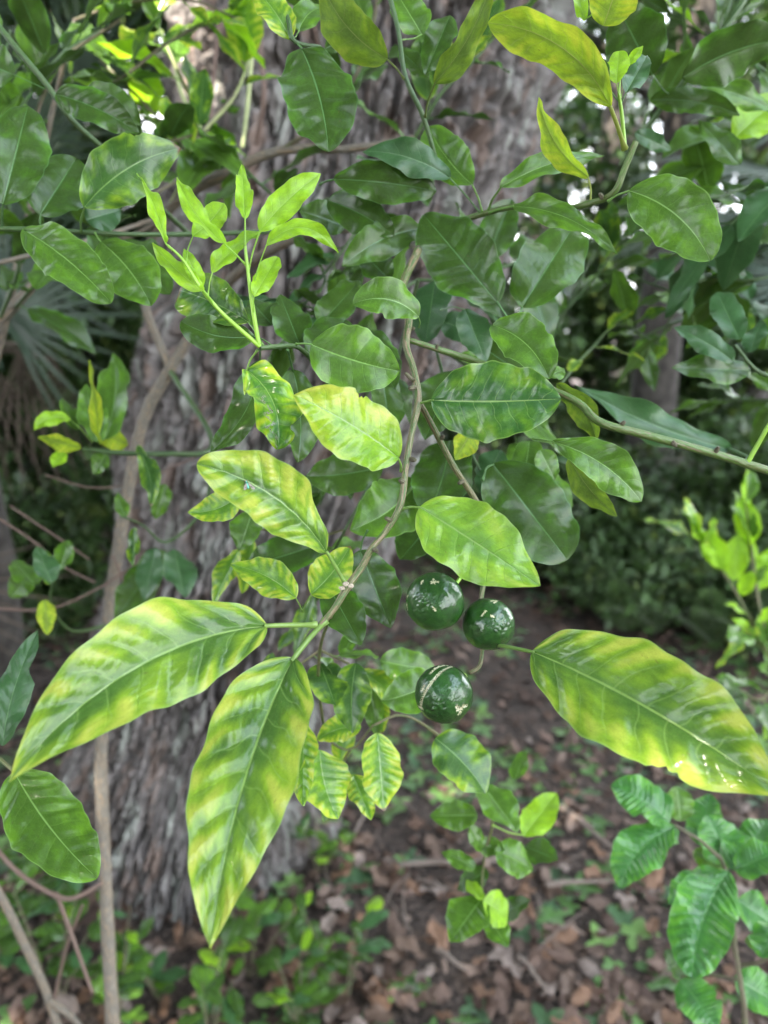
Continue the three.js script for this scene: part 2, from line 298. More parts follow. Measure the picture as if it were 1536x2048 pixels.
// many small leaves, each a bent diamond, gathered in clumps
const leafCloudMat = (c, t = 0.4) => new THREE.MeshPhysicalMaterial({ color: new THREE.Color().setRGB(...c), vertexColors: true, roughness: 1, transmission: t, thickness: 0, specularIntensity: 0.2, clearcoat: 0.6, clearcoatRoughness: 0.4, side: THREE.DoubleSide });
function cloud(clumps, perClump, size, R, keep, tint = [1, 1, 1], vary = 0.35) {
  const pos = [], idx = [], col = [];
  for (const [c, rx, ry, rz] of clumps) for (let k = 0; k < perClump; k++) {
    const th = R() * 6.283, cz = R() * 2 - 1, rr = Math.pow(R(), 0.45), sx = Math.sqrt(1 - cz * cz);
    const p = V(c.x + rx * rr * sx * Math.cos(th), c.y + ry * rr * cz, c.z + rz * rr * sx * Math.sin(th));
    if (keep && !keep(p)) continue;
    const l = size * (0.6 + 0.8 * R()), w = l * (0.2 + 0.12 * R()), d = V(R() - 0.5, R() * 0.7 - 0.55, R() - 0.5).normalize(), u = V(R() - 0.5, R() + 0.35, R() - 0.5).normalize(), s = d.clone().cross(u).normalize(), n = s.clone().cross(d);
    const o = pos.length / 3, b = 0.12 * l;
    for (const [a, e, z] of [[-0.5, 0, 0], [0.0, 1, b], [0.5, 0, -b * 0.6], [0.0, -1, b], [0.02, 0, 0]]) pos.push(p.x + d.x * l * a + s.x * w * e + n.x * z, p.y + d.y * l * a + s.y * w * e + n.y * z, p.z + d.z * l * a + s.z * w * e + n.z * z);
    idx.push(o, o + 4, o + 1, o + 1, o + 4, o + 2, o, o + 3, o + 4, o + 3, o + 2, o + 4);
    const v = 1 + vary * (R() * 2 - 1), yel = R() < 0.12 ? 1.7 : 1;
    for (let q = 0; q < 5; q++) col.push(tint[0] * v * yel, tint[1] * v * (yel > 1 ? 1.25 : 1), tint[2] * v);
  }
  return buf(pos, null, idx, col);
}
const SUNHOLES = [[400, 110, 1.6, 0.05], [450, 190, 1.6, 0.04], [372, 50, 1.6, 0.03], [1080, 120, 1.6, 0.02], [300, 60, 0.8, 0.02], [200, 130, 0.78, 0.0], [680, 1290, 1.85, 0.0], [575, 1590, 1.9, 0.0]].map(([x, y, d, r]) => [P(x, y, d), r]);
const clearOfSun = (p) => { for (const [h, r] of SUNHOLES) { const q = p.clone().sub(h), t = q.dot(SUN); if (t > 0 && q.addScaledVector(SUN, -t).length() < r + 0.07) return false; } return true; };
{
  const R = rng(77), o = oak.position, rel = (v) => v.sub(o);
  const limbs = [[V(0.1, 3.4, -2.0), V(0.8, 4.6, -0.6), V(1.7, 5.3, 0.8), V(2.5, 5.9, 2.2)], [V(0.1, 3.8, -2.1), V(-1.2, 5.0, -2.4), V(-2.8, 5.8, -3.0), V(-4.2, 6.4, -3.2)], [V(0.15, 4.2, -2.1), V(1.4, 5.6, -3.2), V(2.8, 6.4, -4.4), V(4.0, 7.0, -5.4)], [V(0.15, 4.4, -2.1), V(-0.4, 6.2, -3.6), V(-0.8, 7.4, -5.4)]];
  for (const l of limbs) add(oak, 'limb', tube(l.map((p, i) => [p, 0.2 * (1 - i / (l.length + 0.4))]), 24, 12, 0.05, o, 1), bark);
  const clumps = [];
  const sub = V(-0.15, 1.3, -0.9); // what lies in the oak's shade
  for (let k = 0; k < 46; k++) { const t = 4.4 + R() * 1.6, c = sub.clone().addScaledVector(SUN, t).add(V((R() - 0.5) * 3.2, 0, (R() - 0.5) * 3.4)); clumps.push([rel(c), 0.62, 0.4, 0.62]); }
  for (let k = 0; k < 120; k++) clumps.push([rel(V(-5.5 + 7.6 * R(), 5 + 2 * R(), -3.5 + 5.2 * R())), 0.9, 0.5, 0.9]);
  for (let k = 0; k < 120; k++) clumps.push([rel(V((R() - 0.5) * 13, 5 + R() * 2.4, -2.0 - R() * 8)), 0.95, 0.5, 0.95]);
  const m = add(oak, 'crown', cloud(clumps, 300, 0.14, R, (p) => clearOfSun(p.clone().add(o))), leafCloudMat([0.045, 0.10, 0.025], 0.2));
}

// ------------------------------------------------------------------ woodland behind
const greyBark = new THREE.MeshStandardMaterial({ map: tex(128, 256, (u, v) => { const b = fbm2(u * 8, v * 10, 4); return mix3([0.028, 0.024, 0.020], [0.085, 0.075, 0.065], clamp(0.5 + b)); }), roughness: 0.95 });
const woodLeaf = leafCloudMat([0.042, 0.086, 0.020], 0.25);
function woodTree(label, x, z, r, h, lean, clumpN, crown, per, size, mat, seed) {
  const R = rng(seed), t = thing('woodland_tree', label, 'tree', V(x, 0, z), 'trees at the back of the wood');
  const top = V(x + lean[0], h, z + lean[1]);
  add(t, 'trunk', tube([[V(x, -0.1, z), r * 1.25], [V(x + lean[0] * 0.2, h * 0.3, z + lean[1] * 0.2), r], [V(x + lean[0] * 0.6, h * 0.65, z), r * 0.8], [top, r * 0.35]], 20, 12, 0.06, t.position, 0.7), greyBark);
  const cl = [];
  for (let k = 0; k < clumpN; k++) {
    const a = R() * 6.283, q = Math.sqrt(R()), c = V(x + lean[0] * 0.7 + crown[0] * q * Math.cos(a), crown[1] + (crown[2] - crown[1]) * R(), z + lean[1] * 0.7 + crown[0] * q * Math.sin(a));
    cl.push([c.clone().sub(t.position), 0.4 + 0.3 * R(), 0.3 + 0.25 * R(), 0.4 + 0.3 * R()]);
    if (k % 4 === 0) add(t, 'limb', tube([[V(x + lean[0] * 0.5, Math.min(c.y * 0.8, h * 0.8), z), r * 0.35], [c.clone().lerp(V(x, c.y, z), 0.5), r * 0.2], [c, r * 0.08]], 6, 6, 0.03, t.position, 0.7), greyBark);
  }
  add(t, 'crown', cloud(cl, per, size, R, (p) => clearOfSun(p.clone().add(t.position))), mat);
}
woodTree('slim dark tree trunk standing behind the ferns', 1.98, -5.5, 0.15, 6, [0.1, -0.3], 26, [1.5, 3.3, 6.4], 130, 0.13, woodLeaf, 201);
woodTree('leaning slender tree behind the bright green bush', 3.1, -5.4, 0.09, 5, [0.9, 0.2], 16, [1.3, 3.2, 5.4], 120, 0.12, woodLeaf, 202);
woodTree('broad leafy tree closing the far side of the wood', 4.6, -9.5, 0.22, 7, [-0.3, 0], 40, [2.4, 0.8, 5.2], 140, 0.17, woodLeaf, 203);
woodTree('tree whose crown shows through the gap beside the slim dark trunk', 2.2, -11.5, 0.2, 7, [0.2, 0], 40, [2.2, 0.6, 4.6], 140, 0.18, woodLeaf, 204);
woodTree('leafy tree half hidden behind the tall bush', 2.7, -9.6, 0.16, 6, [0, 0], 26, [1.6, 1.4, 4.2], 120, 0.15, woodLeaf, 227);
woodTree('dense dark evergreen tree behind the oak trunk', -0.6, -9.0, 0.2, 7, [0, 0], 44, [2.5, 0.8, 6.4], 150, 0.17, woodLeaf, 205);
woodTree('dark tree with low branches behind the palm thatch', -3.6, -6.5, 0.2, 7, [0.2, 0], 50, [2.2, 0.6, 6.2], 150, 0.16, woodLeaf, 206);
woodTree('shadowed tree beside the hanging dead palm leaves', -2.6, -4.6, 0.12, 5, [-0.3, 0], 30, [1.3, 1.2, 5.0], 150, 0.13, woodLeaf, 207);
woodTree('tall tree with open crown far off behind the fan palm', 7.2, -14, 0.25, 9, [0, 0], 40, [3.0, 1.0, 6.6], 130, 0.22, woodLeaf, 208);
woodTree('far tree at the back of the wood behind the shaded palm', -6.5, -11, 0.25, 8, [0, 0], 50, [3.0, 0.8, 7.4], 140, 0.2, woodLeaf, 209);
woodTree('large far tree rising over the undergrowth', 0.9, -14.5, 0.3, 9, [0, 0], 46, [3.0, 0.8, 6.2], 140, 0.22, woodLeaf, 210);

woodTree('dark evergreen tree crowding behind the shaded palm', -2.9, -7.4, 0.2, 7, [0, 0], 60, [2.0, 0.4, 5.0], 200, 0.18, woodLeaf, 211);
woodTree('dark tree at the left edge of the clearing', -4.6, -3.2, 0.2, 6, [0, 0], 60, [1.8, 0.3, 5.4], 200, 0.16, woodLeaf, 212);
woodTree('tall dense tree beside the shaded palm, on the clearing side', -4.6, 1.0, 0.22, 8, [0, 0], 80, [2.0, 0.5, 7.2], 200, 0.22, woodLeaf, 221);
woodTree('tall dense tree across the clearing from the oak', -2.2, 5.6, 0.22, 8, [0, 0], 84, [2.3, 0.5, 7.6], 200, 0.22, woodLeaf, 222);
woodTree('tall leafy tree facing the oak over the clearing', 1.3, 6.3, 0.2, 8, [0, 0], 84, [2.0, 0.5, 7.6], 200, 0.22, woodLeaf, 226);
woodTree('leafy tree beside the clearing next to the dark fan palm', 5.2, -1.4, 0.2, 7, [0, 0], 80, [1.9, 0.4, 6.6], 190, 0.2, woodLeaf, 224);

// bushes of the undergrowth
function bush(label, x, z, h, r, n, size, mat, seed) {
  const R = rng(seed), t = thing('understory_bush', label, 'bush', V(x, ground(x, z), z), 'bushes of the undergrowth'), cl = [];
  for (let k = 0; k < n; k++) { const a = R() * 6.283, q = Math.sqrt(R()); cl.push([V(r * q * Math.cos(a), h * (0.15 + 0.85 * R()), r * q * Math.sin(a)), 0.22, 0.2, 0.22]); }
  for (let k = 0; k < 6; k++) { const c = cl[k][0]; add(t, 'stem', tube([[V(0.05 * (R() - 0.5), -0.05, 0.05 * (R() - 0.5)), 0.014], [V(c.x * 0.4, c.y * 0.6, c.z * 0.4), 0.009], [c, 0.004]], 6, 5, 0.03), greyBark); }
  add(t, 'foliage', cloud(cl, 150, size, R), mat);
}
bush('low dark bush at the foot of the slim trunk', 1.55, -4.6, 0.75, 0.7, 22, 0.08, woodLeaf, 301);
bush('mid green bush right of the slim dark trunk', 2.7, -4.3, 0.9, 0.7, 22, 0.08, woodLeaf, 302);
bush('tall shaded bush filling the gap beside the oak', 0.75, -5.6, 1.5, 0.8, 30, 0.1, woodLeaf, 303);
bush('wide bush behind the leaning slender tree', 3.4, -6.8, 1.7, 1.1, 36, 0.11, woodLeaf, 304);
bush('dark bush far behind the slim trunk', 1.8, -8.0, 1.6, 1.1, 36, 0.11, woodLeaf, 305);
bush('dark bush behind the fallen palm leaves', -1.75, -3.9, 1.0, 0.7, 26, 0.09, woodLeaf, 306);
bush('bush in the deep shade beyond the dead palm leaves', -3.0, -4.8, 1.7, 1.0, 34, 0.1, woodLeaf, 307);
bush('small fine leaved bush beyond the litter', 2.05, -3.5, 0.55, 0.5, 18, 0.06, woodLeaf, 308);
bush('shaded bush at the back of the litter', 0.95, -4.4, 0.7, 0.55, 22, 0.08, woodLeaf, 310);
bush('fine leaved bush between the ferns', 1.5, -3.7, 0.45, 0.5, 20, 0.06, woodLeaf, 311);
bush('dark bush right of the ferns', 2.3, -3.9, 0.8, 0.6, 24, 0.08, woodLeaf, 312);
bush('dense dark bush closing the gap left of the oak', -2.2, -6.0, 2.6, 0.8, 60, 0.12, woodLeaf, 313);
bush('tall bush hiding the sky between the oak and the slim trunk', 2.35, -7.3, 2.3, 0.9, 54, 0.12, woodLeaf, 314);
bush('dark tall bush beyond the leaning tree', 3.9, -8.6, 2.5, 1.2, 56, 0.14, woodLeaf, 315);
bush('thicket behind the leaning tree', 5.0, -7.0, 2.0, 1.3, 40, 0.12, woodLeaf, 309);

// fan palms: frond > leaflet
const palmGreen = new THREE.MeshPhysicalMaterial({ color: new THREE.Color().setRGB(0.022, 0.052, 0.022), roughness: 1, transmission: 0.15, thickness: 0, clearcoat: 0.5, clearcoatRoughness: 0.35, side: THREE.DoubleSide });
const palmDead = new THREE.MeshStandardMaterial({ map: tex(64, 128, (u, v) => mix3([0.06, 0.045, 0.032], [0.14, 0.11, 0.085], clamp(0.5 + fbm2(u * 12, v * 5, 3)))), roughness: 0.95, side: THREE.DoubleSide });
const leafletGeo = (() => { const pos = [], idx = [], uv = []; for (let i = 0; i <= 10; i++) { const t = i / 10, w = 0.022 * Math.pow(t + 0.03, 0.5) * Math.pow(1.0 - t * 0.985, 0.6) * 1.5, dr = -0.12 * t * t * t; for (const [s, z] of [[-1, 0.009], [0, 0], [1, 0.009]]) { pos.push(s * w, dr + z * w * 40 * 0.6, t); uv.push(s * 0.5 + 0.5, t); } } for (let i = 0; i < 10; i++) for (let j = 0; j < 2; j++) { const q = i * 3 + j; idx.push(q, q + 3, q + 1, q + 1, q + 3, q + 4); } return buf(pos, uv, idx); })();
function frond(t, hub, dir, up, len, spread, n, mat, name, R, root) {
  const g = add(t, name, tube([[root, 0.012], [root.clone().lerp(hub, 0.5).add(V(0, 0.05, 0)), 0.009], [hub, 0.007]], 10, 6, 0.03, t.position), mat);
  const z = dir.clone().normalize(), x = up.clone().cross(z).normalize(), y = z.clone().cross(x);
  for (let k = 0; k < n; k++) {
    const a = spread * ((k + 0.5) / n - 0.5), d = z.clone().multiplyScalar(Math.cos(a)).addScaledVector(x, Math.sin(a)), m = add(g, 'leaflet', leafletGeo, mat, hub.clone().sub(t.position));
    const yy = y.clone().addScaledVector(V(R() - 0.5, R() - 0.5, R() - 0.5), 0.35), xx = yy.clone().cross(d).normalize();
    m.setRotationFromMatrix(new THREE.Matrix4().makeBasis(xx, d.clone().cross(xx), d));
    m.scale.set(mat === palmDead ? 0.45 : 1.1, 1, 1).multiplyScalar(len * (0.8 + 0.3 * R()) * (1 - 0.25 * Math.abs(a) / spread * 2));
  }
}
{
  const R = rng(41), a = thing('fan_palm', 'dark fan palm with long narrow leaflets at the wood edge', 'palm', V(2.3, 0, -2.9));
  const root = V(2.3, 0.9, -2.9); add(a, 'trunk', tube([[V(2.3, -0.1, -2.9), 0.10], [V(2.3, 0.5, -2.9), 0.11], [root, 0.07]], 10, 12, 0.08, a.position, 1), greyBark);
  for (const [x, y, d, dir, up, len, sp] of [[1560, 345, 2.6, [-1, 0.12, 0.1], [0.1, 1, 0.4], 0.62, 2.6], [1600, 250, 2.9, [-1, 0.35, 0], [0, 1, 0.5], 0.7, 2.4], [1500, 430, 2.9, [-0.9, -0.2, 0.2], [0, 1, 0.3], 0.6, 2.8], [1640, 560, 2.5, [-0.9, -0.1, 0.3], [0, 1, 0.5], 0.6, 2.8]]) frond(a, P(x, y, d), V(...dir), V(...up), len, sp, 22, palmGreen, 'frond', R, root);
  const b = thing('fan_palm', 'shaded fan palm with dead brown leaves hanging below it', 'palm', V(-1.55, 0, -2.7)), rb = V(-1.55, 1.35, -2.7);
  add(b, 'trunk', tube([[V(-1.55, -0.1, -2.7), 0.13], [V(-1.55, 0.7, -2.7), 0.13], [rb, 0.09]], 10, 12, 0.1, b.position, 1), greyBark);
  for (const [x, y, d, dir, up, len, sp] of [[20, 640, 2.3, [0.8, 0.5, 0.2], [0, 0.5, 1], 0.5, 3.2], [-60, 560, 2.4, [0.9, -0.1, 0.1], [0, 1, 0.5], 0.55, 3], [170, 170, 2.7, [0.2, 1, 0], [0, 0.1, 1], 0.6, 3.4], [30, 270, 2.8, [0.4, 0.8, 0], [0, 0.2, 1], 0.6, 3.2], [-40, 420, 2.6, [0.9, 0.2, 0.1], [0, 0.6, 1], 0.55, 3]]) frond(b, P(x, y, d), V(...dir), V(...up), len, sp, 22, palmGreen, 'frond', R, rb);
  for (const [x, y, d, dir] of [[40, 690, 2.35, [0.1, -1, 0.1]], [-30, 720, 2.4, [0.25, -1, 0]], [110, 720, 2.5, [-0.05, -1, 0]], [-160, 1160, 2.3, [1, -0.15, 0.2]]]) frond(b, P(x, y, d), V(...dir), V(0, 0.2, 1), 0.52, 1.1, 8, palmDead, 'dead_frond', R, rb);
}

// ferns on the right
const fernMat = new THREE.MeshPhysicalMaterial({ color: new THREE.Color().setRGB(0.075, 0.15, 0.030), roughness: 1, transmission: 0.35, thickness: 0, clearcoat: 0.3, clearcoatRoughness: 0.5, side: THREE.DoubleSide });
const frondGeo = (() => {
  const pos = [], idx = [];
  for (let k = 1; k < 20; k++) for (const s of [-1, 1]) {
    const t = k / 20, c = V(0, 0.55 * t - 0.5 * t * t, t), l = 0.26 * Math.pow(1 - t, 0.7) * Math.pow(t, 0.3);
    for (let q = 0; q < 5; q++) { const e = (q + 0.5) / 5, o = pos.length / 3, x = s * l * e, z = c.z + 0.25 * l * e, w = 0.02 * (1.2 - e); pos.push(x, c.y - 0.1 * l * e * e, z, x + s * l * 0.12, c.y + w * 0.3, z + w, x + s * l * 0.26, c.y - 0.02 * e, z, x + s * l * 0.12, c.y, z - w); idx.push(o, o + 1, o + 2, o, o + 2, o + 3); }
  }
  return mergeGeometries([buf(pos, new Float32Array(pos.length / 3 * 2), idx), tube([[V(0, 0, 0), 0.006], [V(0, 0.15, 0.4), 0.004], [V(0, 0.05, 1), 0.001]], 8, 4, 0)]);
})();
for (const [x, y, s, label] of [[1180, 1215, 0.42, 'bright feathery fern at the front of the undergrowth'], [1300, 1265, 0.5, 'large feathery fern reaching over the litter'], [1420, 1290, 0.5, 'feathery fern in front of the fine leaved bush'], [1190, 1165, 0.5, 'feathery fern growing by the slim dark trunk'], [1300, 1180, 0.55, 'feathery fern between the litter and the dark bush'], [1420, 1200, 0.6, 'feathery fern behind the bright green bush'], [1250, 1260, 0.4, 'small feathery fern at the edge of the litter'], [1500, 1300, 0.45, 'feathery fern low beside the bright green bush'], [1120, 1110, 0.5, 'shaded fern at the back of the litter']]) {
  const p = G(x, y), f = thing('fern', label, 'fern', p, 'ferns'), R = rng(x);
  for (let k = 0; k < 9; k++) { const m = add(f, 'frond', frondGeo, fernMat, V(0, 0.01, 0)); m.rotation.set(-0.35 - 0.5 * R(), k / 9 * 6.283 + R(), 0, 'YXZ'); m.scale.setScalar(s * (0.75 + 0.5 * R())); }
}

// ------------------------------------------------------------------ litter, twigs, seedlings
const deadMats = [[[0.070, 0.042, 0.027], [0.13, 0.083, 0.056]], [[0.12, 0.090, 0.072], [0.23, 0.18, 0.15]], [[0.055, 0.032, 0.022], [0.11, 0.066, 0.045]], [[0.10, 0.050, 0.028], [0.17, 0.095, 0.052]]].map(([a, b], k) => new THREE.MeshStandardMaterial({ map: tex(64, 128, (u, v) => { const s = Math.abs(u * 2 - 1), q = clamp(0.5 + 0.9 * fbm2(u * 4 + k * 9, v * 6, 4)); let c = mix3(a, b, q); if (vein(phaseOf(v, u * 2 - 1)) < 0.06 || s < 0.04) c = mix3(c, b, 0.6); return c; }), roughness: 0.75, side: THREE.DoubleSide }));
const deadGeos = [0, 1, 2, 3, 4].map((k) => leafShape({ base: V(0, 0, -0.5), tip: V(0, 0.02, 0.5), side: V(1, 0, 0), half: 0.2 + 0.03 * k, bow: V(0, 0.16 - 0.07 * k, 0), fold: 0.9 - 0.4 * k, wave: 0.12, seed: 40 + k, rows: 9, cols: 3, quilt: 0.01, al: 0.6, be: 0.6 }));
{
  const R = rng(51), kinds = ['brown oak leaf lying curled in the litter', 'pale tan dead leaf lying in the litter', 'dark brown rotting leaf lying in the litter', 'rust orange dead leaf lying in the litter'];
  const lay = (o, x, z, s) => { o.position.set(x, ground(x, z) + 0.012 + 0.02 * R(), z); o.rotation.set((R() - 0.5) * 0.9, R() * 6.283, (R() - 0.5) * 0.9, 'YXZ'); o.scale.setScalar(s); };
  let n = 0;
  while (n < 290) {
    const px = R() < 0.2 ? R() * 500 : 560 + R() * 976, py = 1480 + 600 * Math.pow(R(), 0.8), p = G(px, py);
    if (Math.hypot(p.x + 0.56, p.z + 2.02) < 0.42) continue;
    const k = Math.floor(R() * 4), m = add(scene, 'fallen_leaf', deadGeos[Math.floor(R() * 5)], deadMats[k]);
    lay(m, p.x, p.z, 0.045 + 0.045 * R());
    m.userData = { label: kinds[k], category: 'dead leaf', group: 'fallen leaves in the litter' }; n++;
  }
  const mass = (name, label, geo, mat, count, put, tints) => {
    const im = new THREE.InstancedMesh(geo, mat, count), o = new THREE.Object3D(); im.name = name; im.castShadow = im.receiveShadow = true; im.userData = { kind: 'stuff', label, category: name.replace(/_/g, ' ') };
    for (let k = 0; k < count; k++) { put(o, k); o.updateMatrix(); im.setMatrixAt(k, o.matrix); im.setColorAt(k, new THREE.Color().setRGB(...tints[Math.floor(R() * tints.length)])); }
    scene.add(im);
  };
  const spot = () => { for (;;) { const x = -3.5 + 8 * R(), z = -0.7 - 6.5 * Math.pow(R(), 1.2); if (Math.hypot(x + 0.56, z + 2.02) > 0.40) return [x, z]; } };
  const litter = new THREE.MeshStandardMaterial({ map: deadMats[1].map, roughness: 0.8, side: THREE.DoubleSide });
  mass('leaf_litter', 'carpet of brown and tan dead leaves on the woodland floor', deadGeos[1], litter, 22000, (o) => { const [x, z] = spot(); lay(o, x, z, R() < 0.55 ? 0.012 + 0.025 * R() : 0.04 + 0.05 * R()); }, [[0.40, 0.32, 0.27], [0.27, 0.20, 0.15], [0.78, 0.70, 0.64], [0.32, 0.20, 0.12], [0.28, 0.2, 0.16], [0.3, 0.22, 0.18], [0.7, 0.58, 0.52]]);
  // seedlings: small three-leaved sprouts
  const sprout = mergeGeometries([0, 1, 2, 3].map((k) => { const a = k * 1.57 + 0.4; return leafShape({ base: V(0, 0.6, 0), tip: V(Math.cos(a) * 0.7, 0.75 - 0.1 * (k % 2), Math.sin(a) * 0.7), side: V(-Math.sin(a), 0, Math.cos(a)), half: 0.2, bow: V(0, 0.1, 0), rows: 5, cols: 2, quilt: 0, wave: 0, seed: k, pet: V(0, 0, 0), petR: 0.02 }); }));
  const green = new THREE.MeshPhysicalMaterial({ color: 0xffffff, roughness: 1, transmission: 0.35, thickness: 0, clearcoat: 0.4, clearcoatRoughness: 0.4, side: THREE.DoubleSide });
  mass('ground_cover', 'small green seedlings scattered over the litter', sprout, green, 5200, (o) => { let p; do { const [x, z] = spot(); p = [x, z]; } while (n2(p[0] * 1.3 + 4, p[1] * 1.3) + 0.5 * n2(p[0] * 4, p[1] * 4) < 0.0); o.position.set(p[0], ground(...p), p[1]); o.rotation.set((R() - 0.5) * 0.6, R() * 6.28, (R() - 0.5) * 0.6); o.scale.setScalar(0.03 + 0.06 * R()); }, [[0.07, 0.17, 0.03], [0.10, 0.24, 0.04], [0.05, 0.13, 0.04], [0.14, 0.28, 0.05]]);
  // fallen sticks
  const stickMat = new THREE.MeshStandardMaterial({ map: tex(64, 128, (u, v) => mix3([0.09, 0.07, 0.055], [0.25, 0.20, 0.165], clamp(0.5 + fbm2(u * 9, v * 6, 3)))), roughness: 0.9 });
  for (const [x0, y0, x1, y1, w, label] of [[800, 1760, 1010, 1752, 0.010, 'pale dry stick lying across the litter'], [1120, 1640, 1240, 1735, 0.010, 'grey fallen stick under the glossy bush'], [870, 1930, 930, 1975, 0.008, 'short grey stick among the dead leaves'], [1035, 1940, 1095, 2010, 0.008, 'straight pale stick pointing from the seedlings'], [1090, 1790, 1230, 1785, 0.009, 'thin tan stick half buried in leaves'], [760, 1600, 700, 1720, 0.008, 'dark twig lying beside the oak root']]) {
    const a = G(x0, y0), b = G(x1, y1); a.y += 0.03; b.y += 0.035; const m = a.clone().lerp(b, 0.5); m.y += 0.004;
    const s = add(scene, 'fallen_stick', tube([[a, w * 0.75], [a.clone().lerp(m, 0.5).add(V(0.004, 0.002, 0)), w * 0.7], [m, w * 0.65], [b, w * 0.35]], 18, 8, 0.22, a), stickMat, a); s.userData = { label, category: 'stick', group: 'fallen sticks' };
  }
}

{ // thin dry twigs strewn over the litter
  const R = rng(58), m = new THREE.MeshStandardMaterial({ map: tex(32, 64, (u, v) => mix3([0.07, 0.05, 0.04], [0.20, 0.16, 0.13], clamp(0.5 + fbm2(u * 9, v * 6, 3)))), roughness: 0.9 });
  for (let k = 0; k < 26; k++) {
    const a = G(640 + 880 * R(), 1500 + 520 * R()), th = R() * 6.283, L = 0.06 + 0.16 * R(), b = a.clone().add(V(Math.cos(th) * L, 0, Math.sin(th) * L)), c = a.clone().lerp(b, 0.55).add(V((R() - 0.5) * 0.03, 0.006, (R() - 0.5) * 0.03));
    a.y += 0.028; b.y = ground(b.x, b.z) + 0.04; c.y += 0.03;
    add(scene, 'dry_twig', tube([[a, 0.0022 + 0.002 * R()], [c, 0.002], [b, 0.001]], 8, 6, 0.15, a), m, a).userData = { label: 'thin dry twig lying among the dead leaves', category: 'twig', group: 'dry twigs on the litter' };
  }
}

// ------------------------------------------------------------------ stems
const stemTex = (a, b, c, th) => tex(64, 512, (u, v) => { const q = fbm2(Math.cos(u * 6.283) * 1.3 + 3, v * 9 + Math.sin(u * 6.283) * 1.3, 4), f = n2(u * 30, v * 60); let k = mix3(a, b, clamp(0.5 + 0.6 * q + 0.2 * f)); const s = smooth(th, th + 0.12, fbm2(Math.cos(u * 6.283) * 2.2, v * 5 + Math.sin(u * 6.283) * 2.2, 3) + 0.1 * f); return mix3(k, c, s); });
const stemBump = tex(64, 256, (u, v) => { const h = 0.5 + 0.4 * fbm2(u * 9, v * 12, 4); return [h, h, h]; }, false);
const STEM = {
  brown: new THREE.MeshPhysicalMaterial({ map: stemTex([0.08, 0.062, 0.04], [0.16, 0.13, 0.09], [0.09, 0.12, 0.04], 0.12), bumpMap: stemBump, bumpScale: 0.0012, roughness: 0.75 }),
  grey: new THREE.MeshPhysicalMaterial({ map: stemTex([0.10, 0.088, 0.068], [0.20, 0.18, 0.145], [0.28, 0.19, 0.11], 0.26), bumpMap: stemBump, bumpScale: 0.0015, roughness: 0.85 }),
  green: new THREE.MeshPhysicalMaterial({ map: stemTex([0.045, 0.085, 0.018], [0.085, 0.14, 0.035], [0.20, 0.145, 0.085], 0.02), bumpMap: stemBump, bumpScale: 0.0007, roughness: 0.5 }),
  twig: new THREE.MeshPhysicalMaterial({ map: stemTex([0.055, 0.105, 0.018], [0.095, 0.165, 0.035], [0.15, 0.12, 0.07], 0.24), bumpMap: stemBump, bumpScale: 0.0006, roughness: 0.5 }),
  dark: new THREE.MeshPhysicalMaterial({ map: stemTex([0.03, 0.07, 0.02], [0.06, 0.12, 0.03], [0.09, 0.10, 0.04], 0.3), bumpMap: stemBump, bumpScale: 0.0005, roughness: 0.5 }),
  lime: new THREE.MeshPhysicalMaterial({ map: stemTex([0.17, 0.34, 0.02], [0.24, 0.44, 0.04], [0.20, 0.36, 0.03], 0.3), roughness: 0.45, clearcoat: 0.4, clearcoatRoughness: 0.4 }),
  vine: new THREE.MeshPhysicalMaterial({ map: stemTex([0.26, 0.32, 0.12], [0.38, 0.42, 0.2], [0.40, 0.34, 0.2], 0.3), roughness: 0.6 }),
  red: new THREE.MeshPhysicalMaterial({ map: stemTex([0.09, 0.055, 0.042], [0.17, 0.11, 0.085], [0.14, 0.11, 0.09], 0.2), roughness: 0.75 }),
};
const citrusBase = V(-0.37, 0, -0.80);
const citrus = thing('citrus_tree', 'young citrus tree with three dark green fruits and yellowing leaves', 'citrus tree', citrusBase);
const path = (list) => list.map(([x, y, d, w]) => [P(x, y, d), w * 0.42 / FPX * d]);
function branch(list, mat, leaves = [], o = {}) {
  const pts = path(list); if (o.root) pts.unshift(...o.root);
  const b = add(o.parent ?? citrus, o.name ?? 'branch', tube(pts, o.seg ?? Math.max(16, list.length * 7), o.rad ?? 9, o.knob ?? 0.05, o.origin ?? citrusBase), STEM[mat]);
  for (const l of leaves) photoLeaf(b, o.origin ?? citrusBase, ...l);
  return b;
}
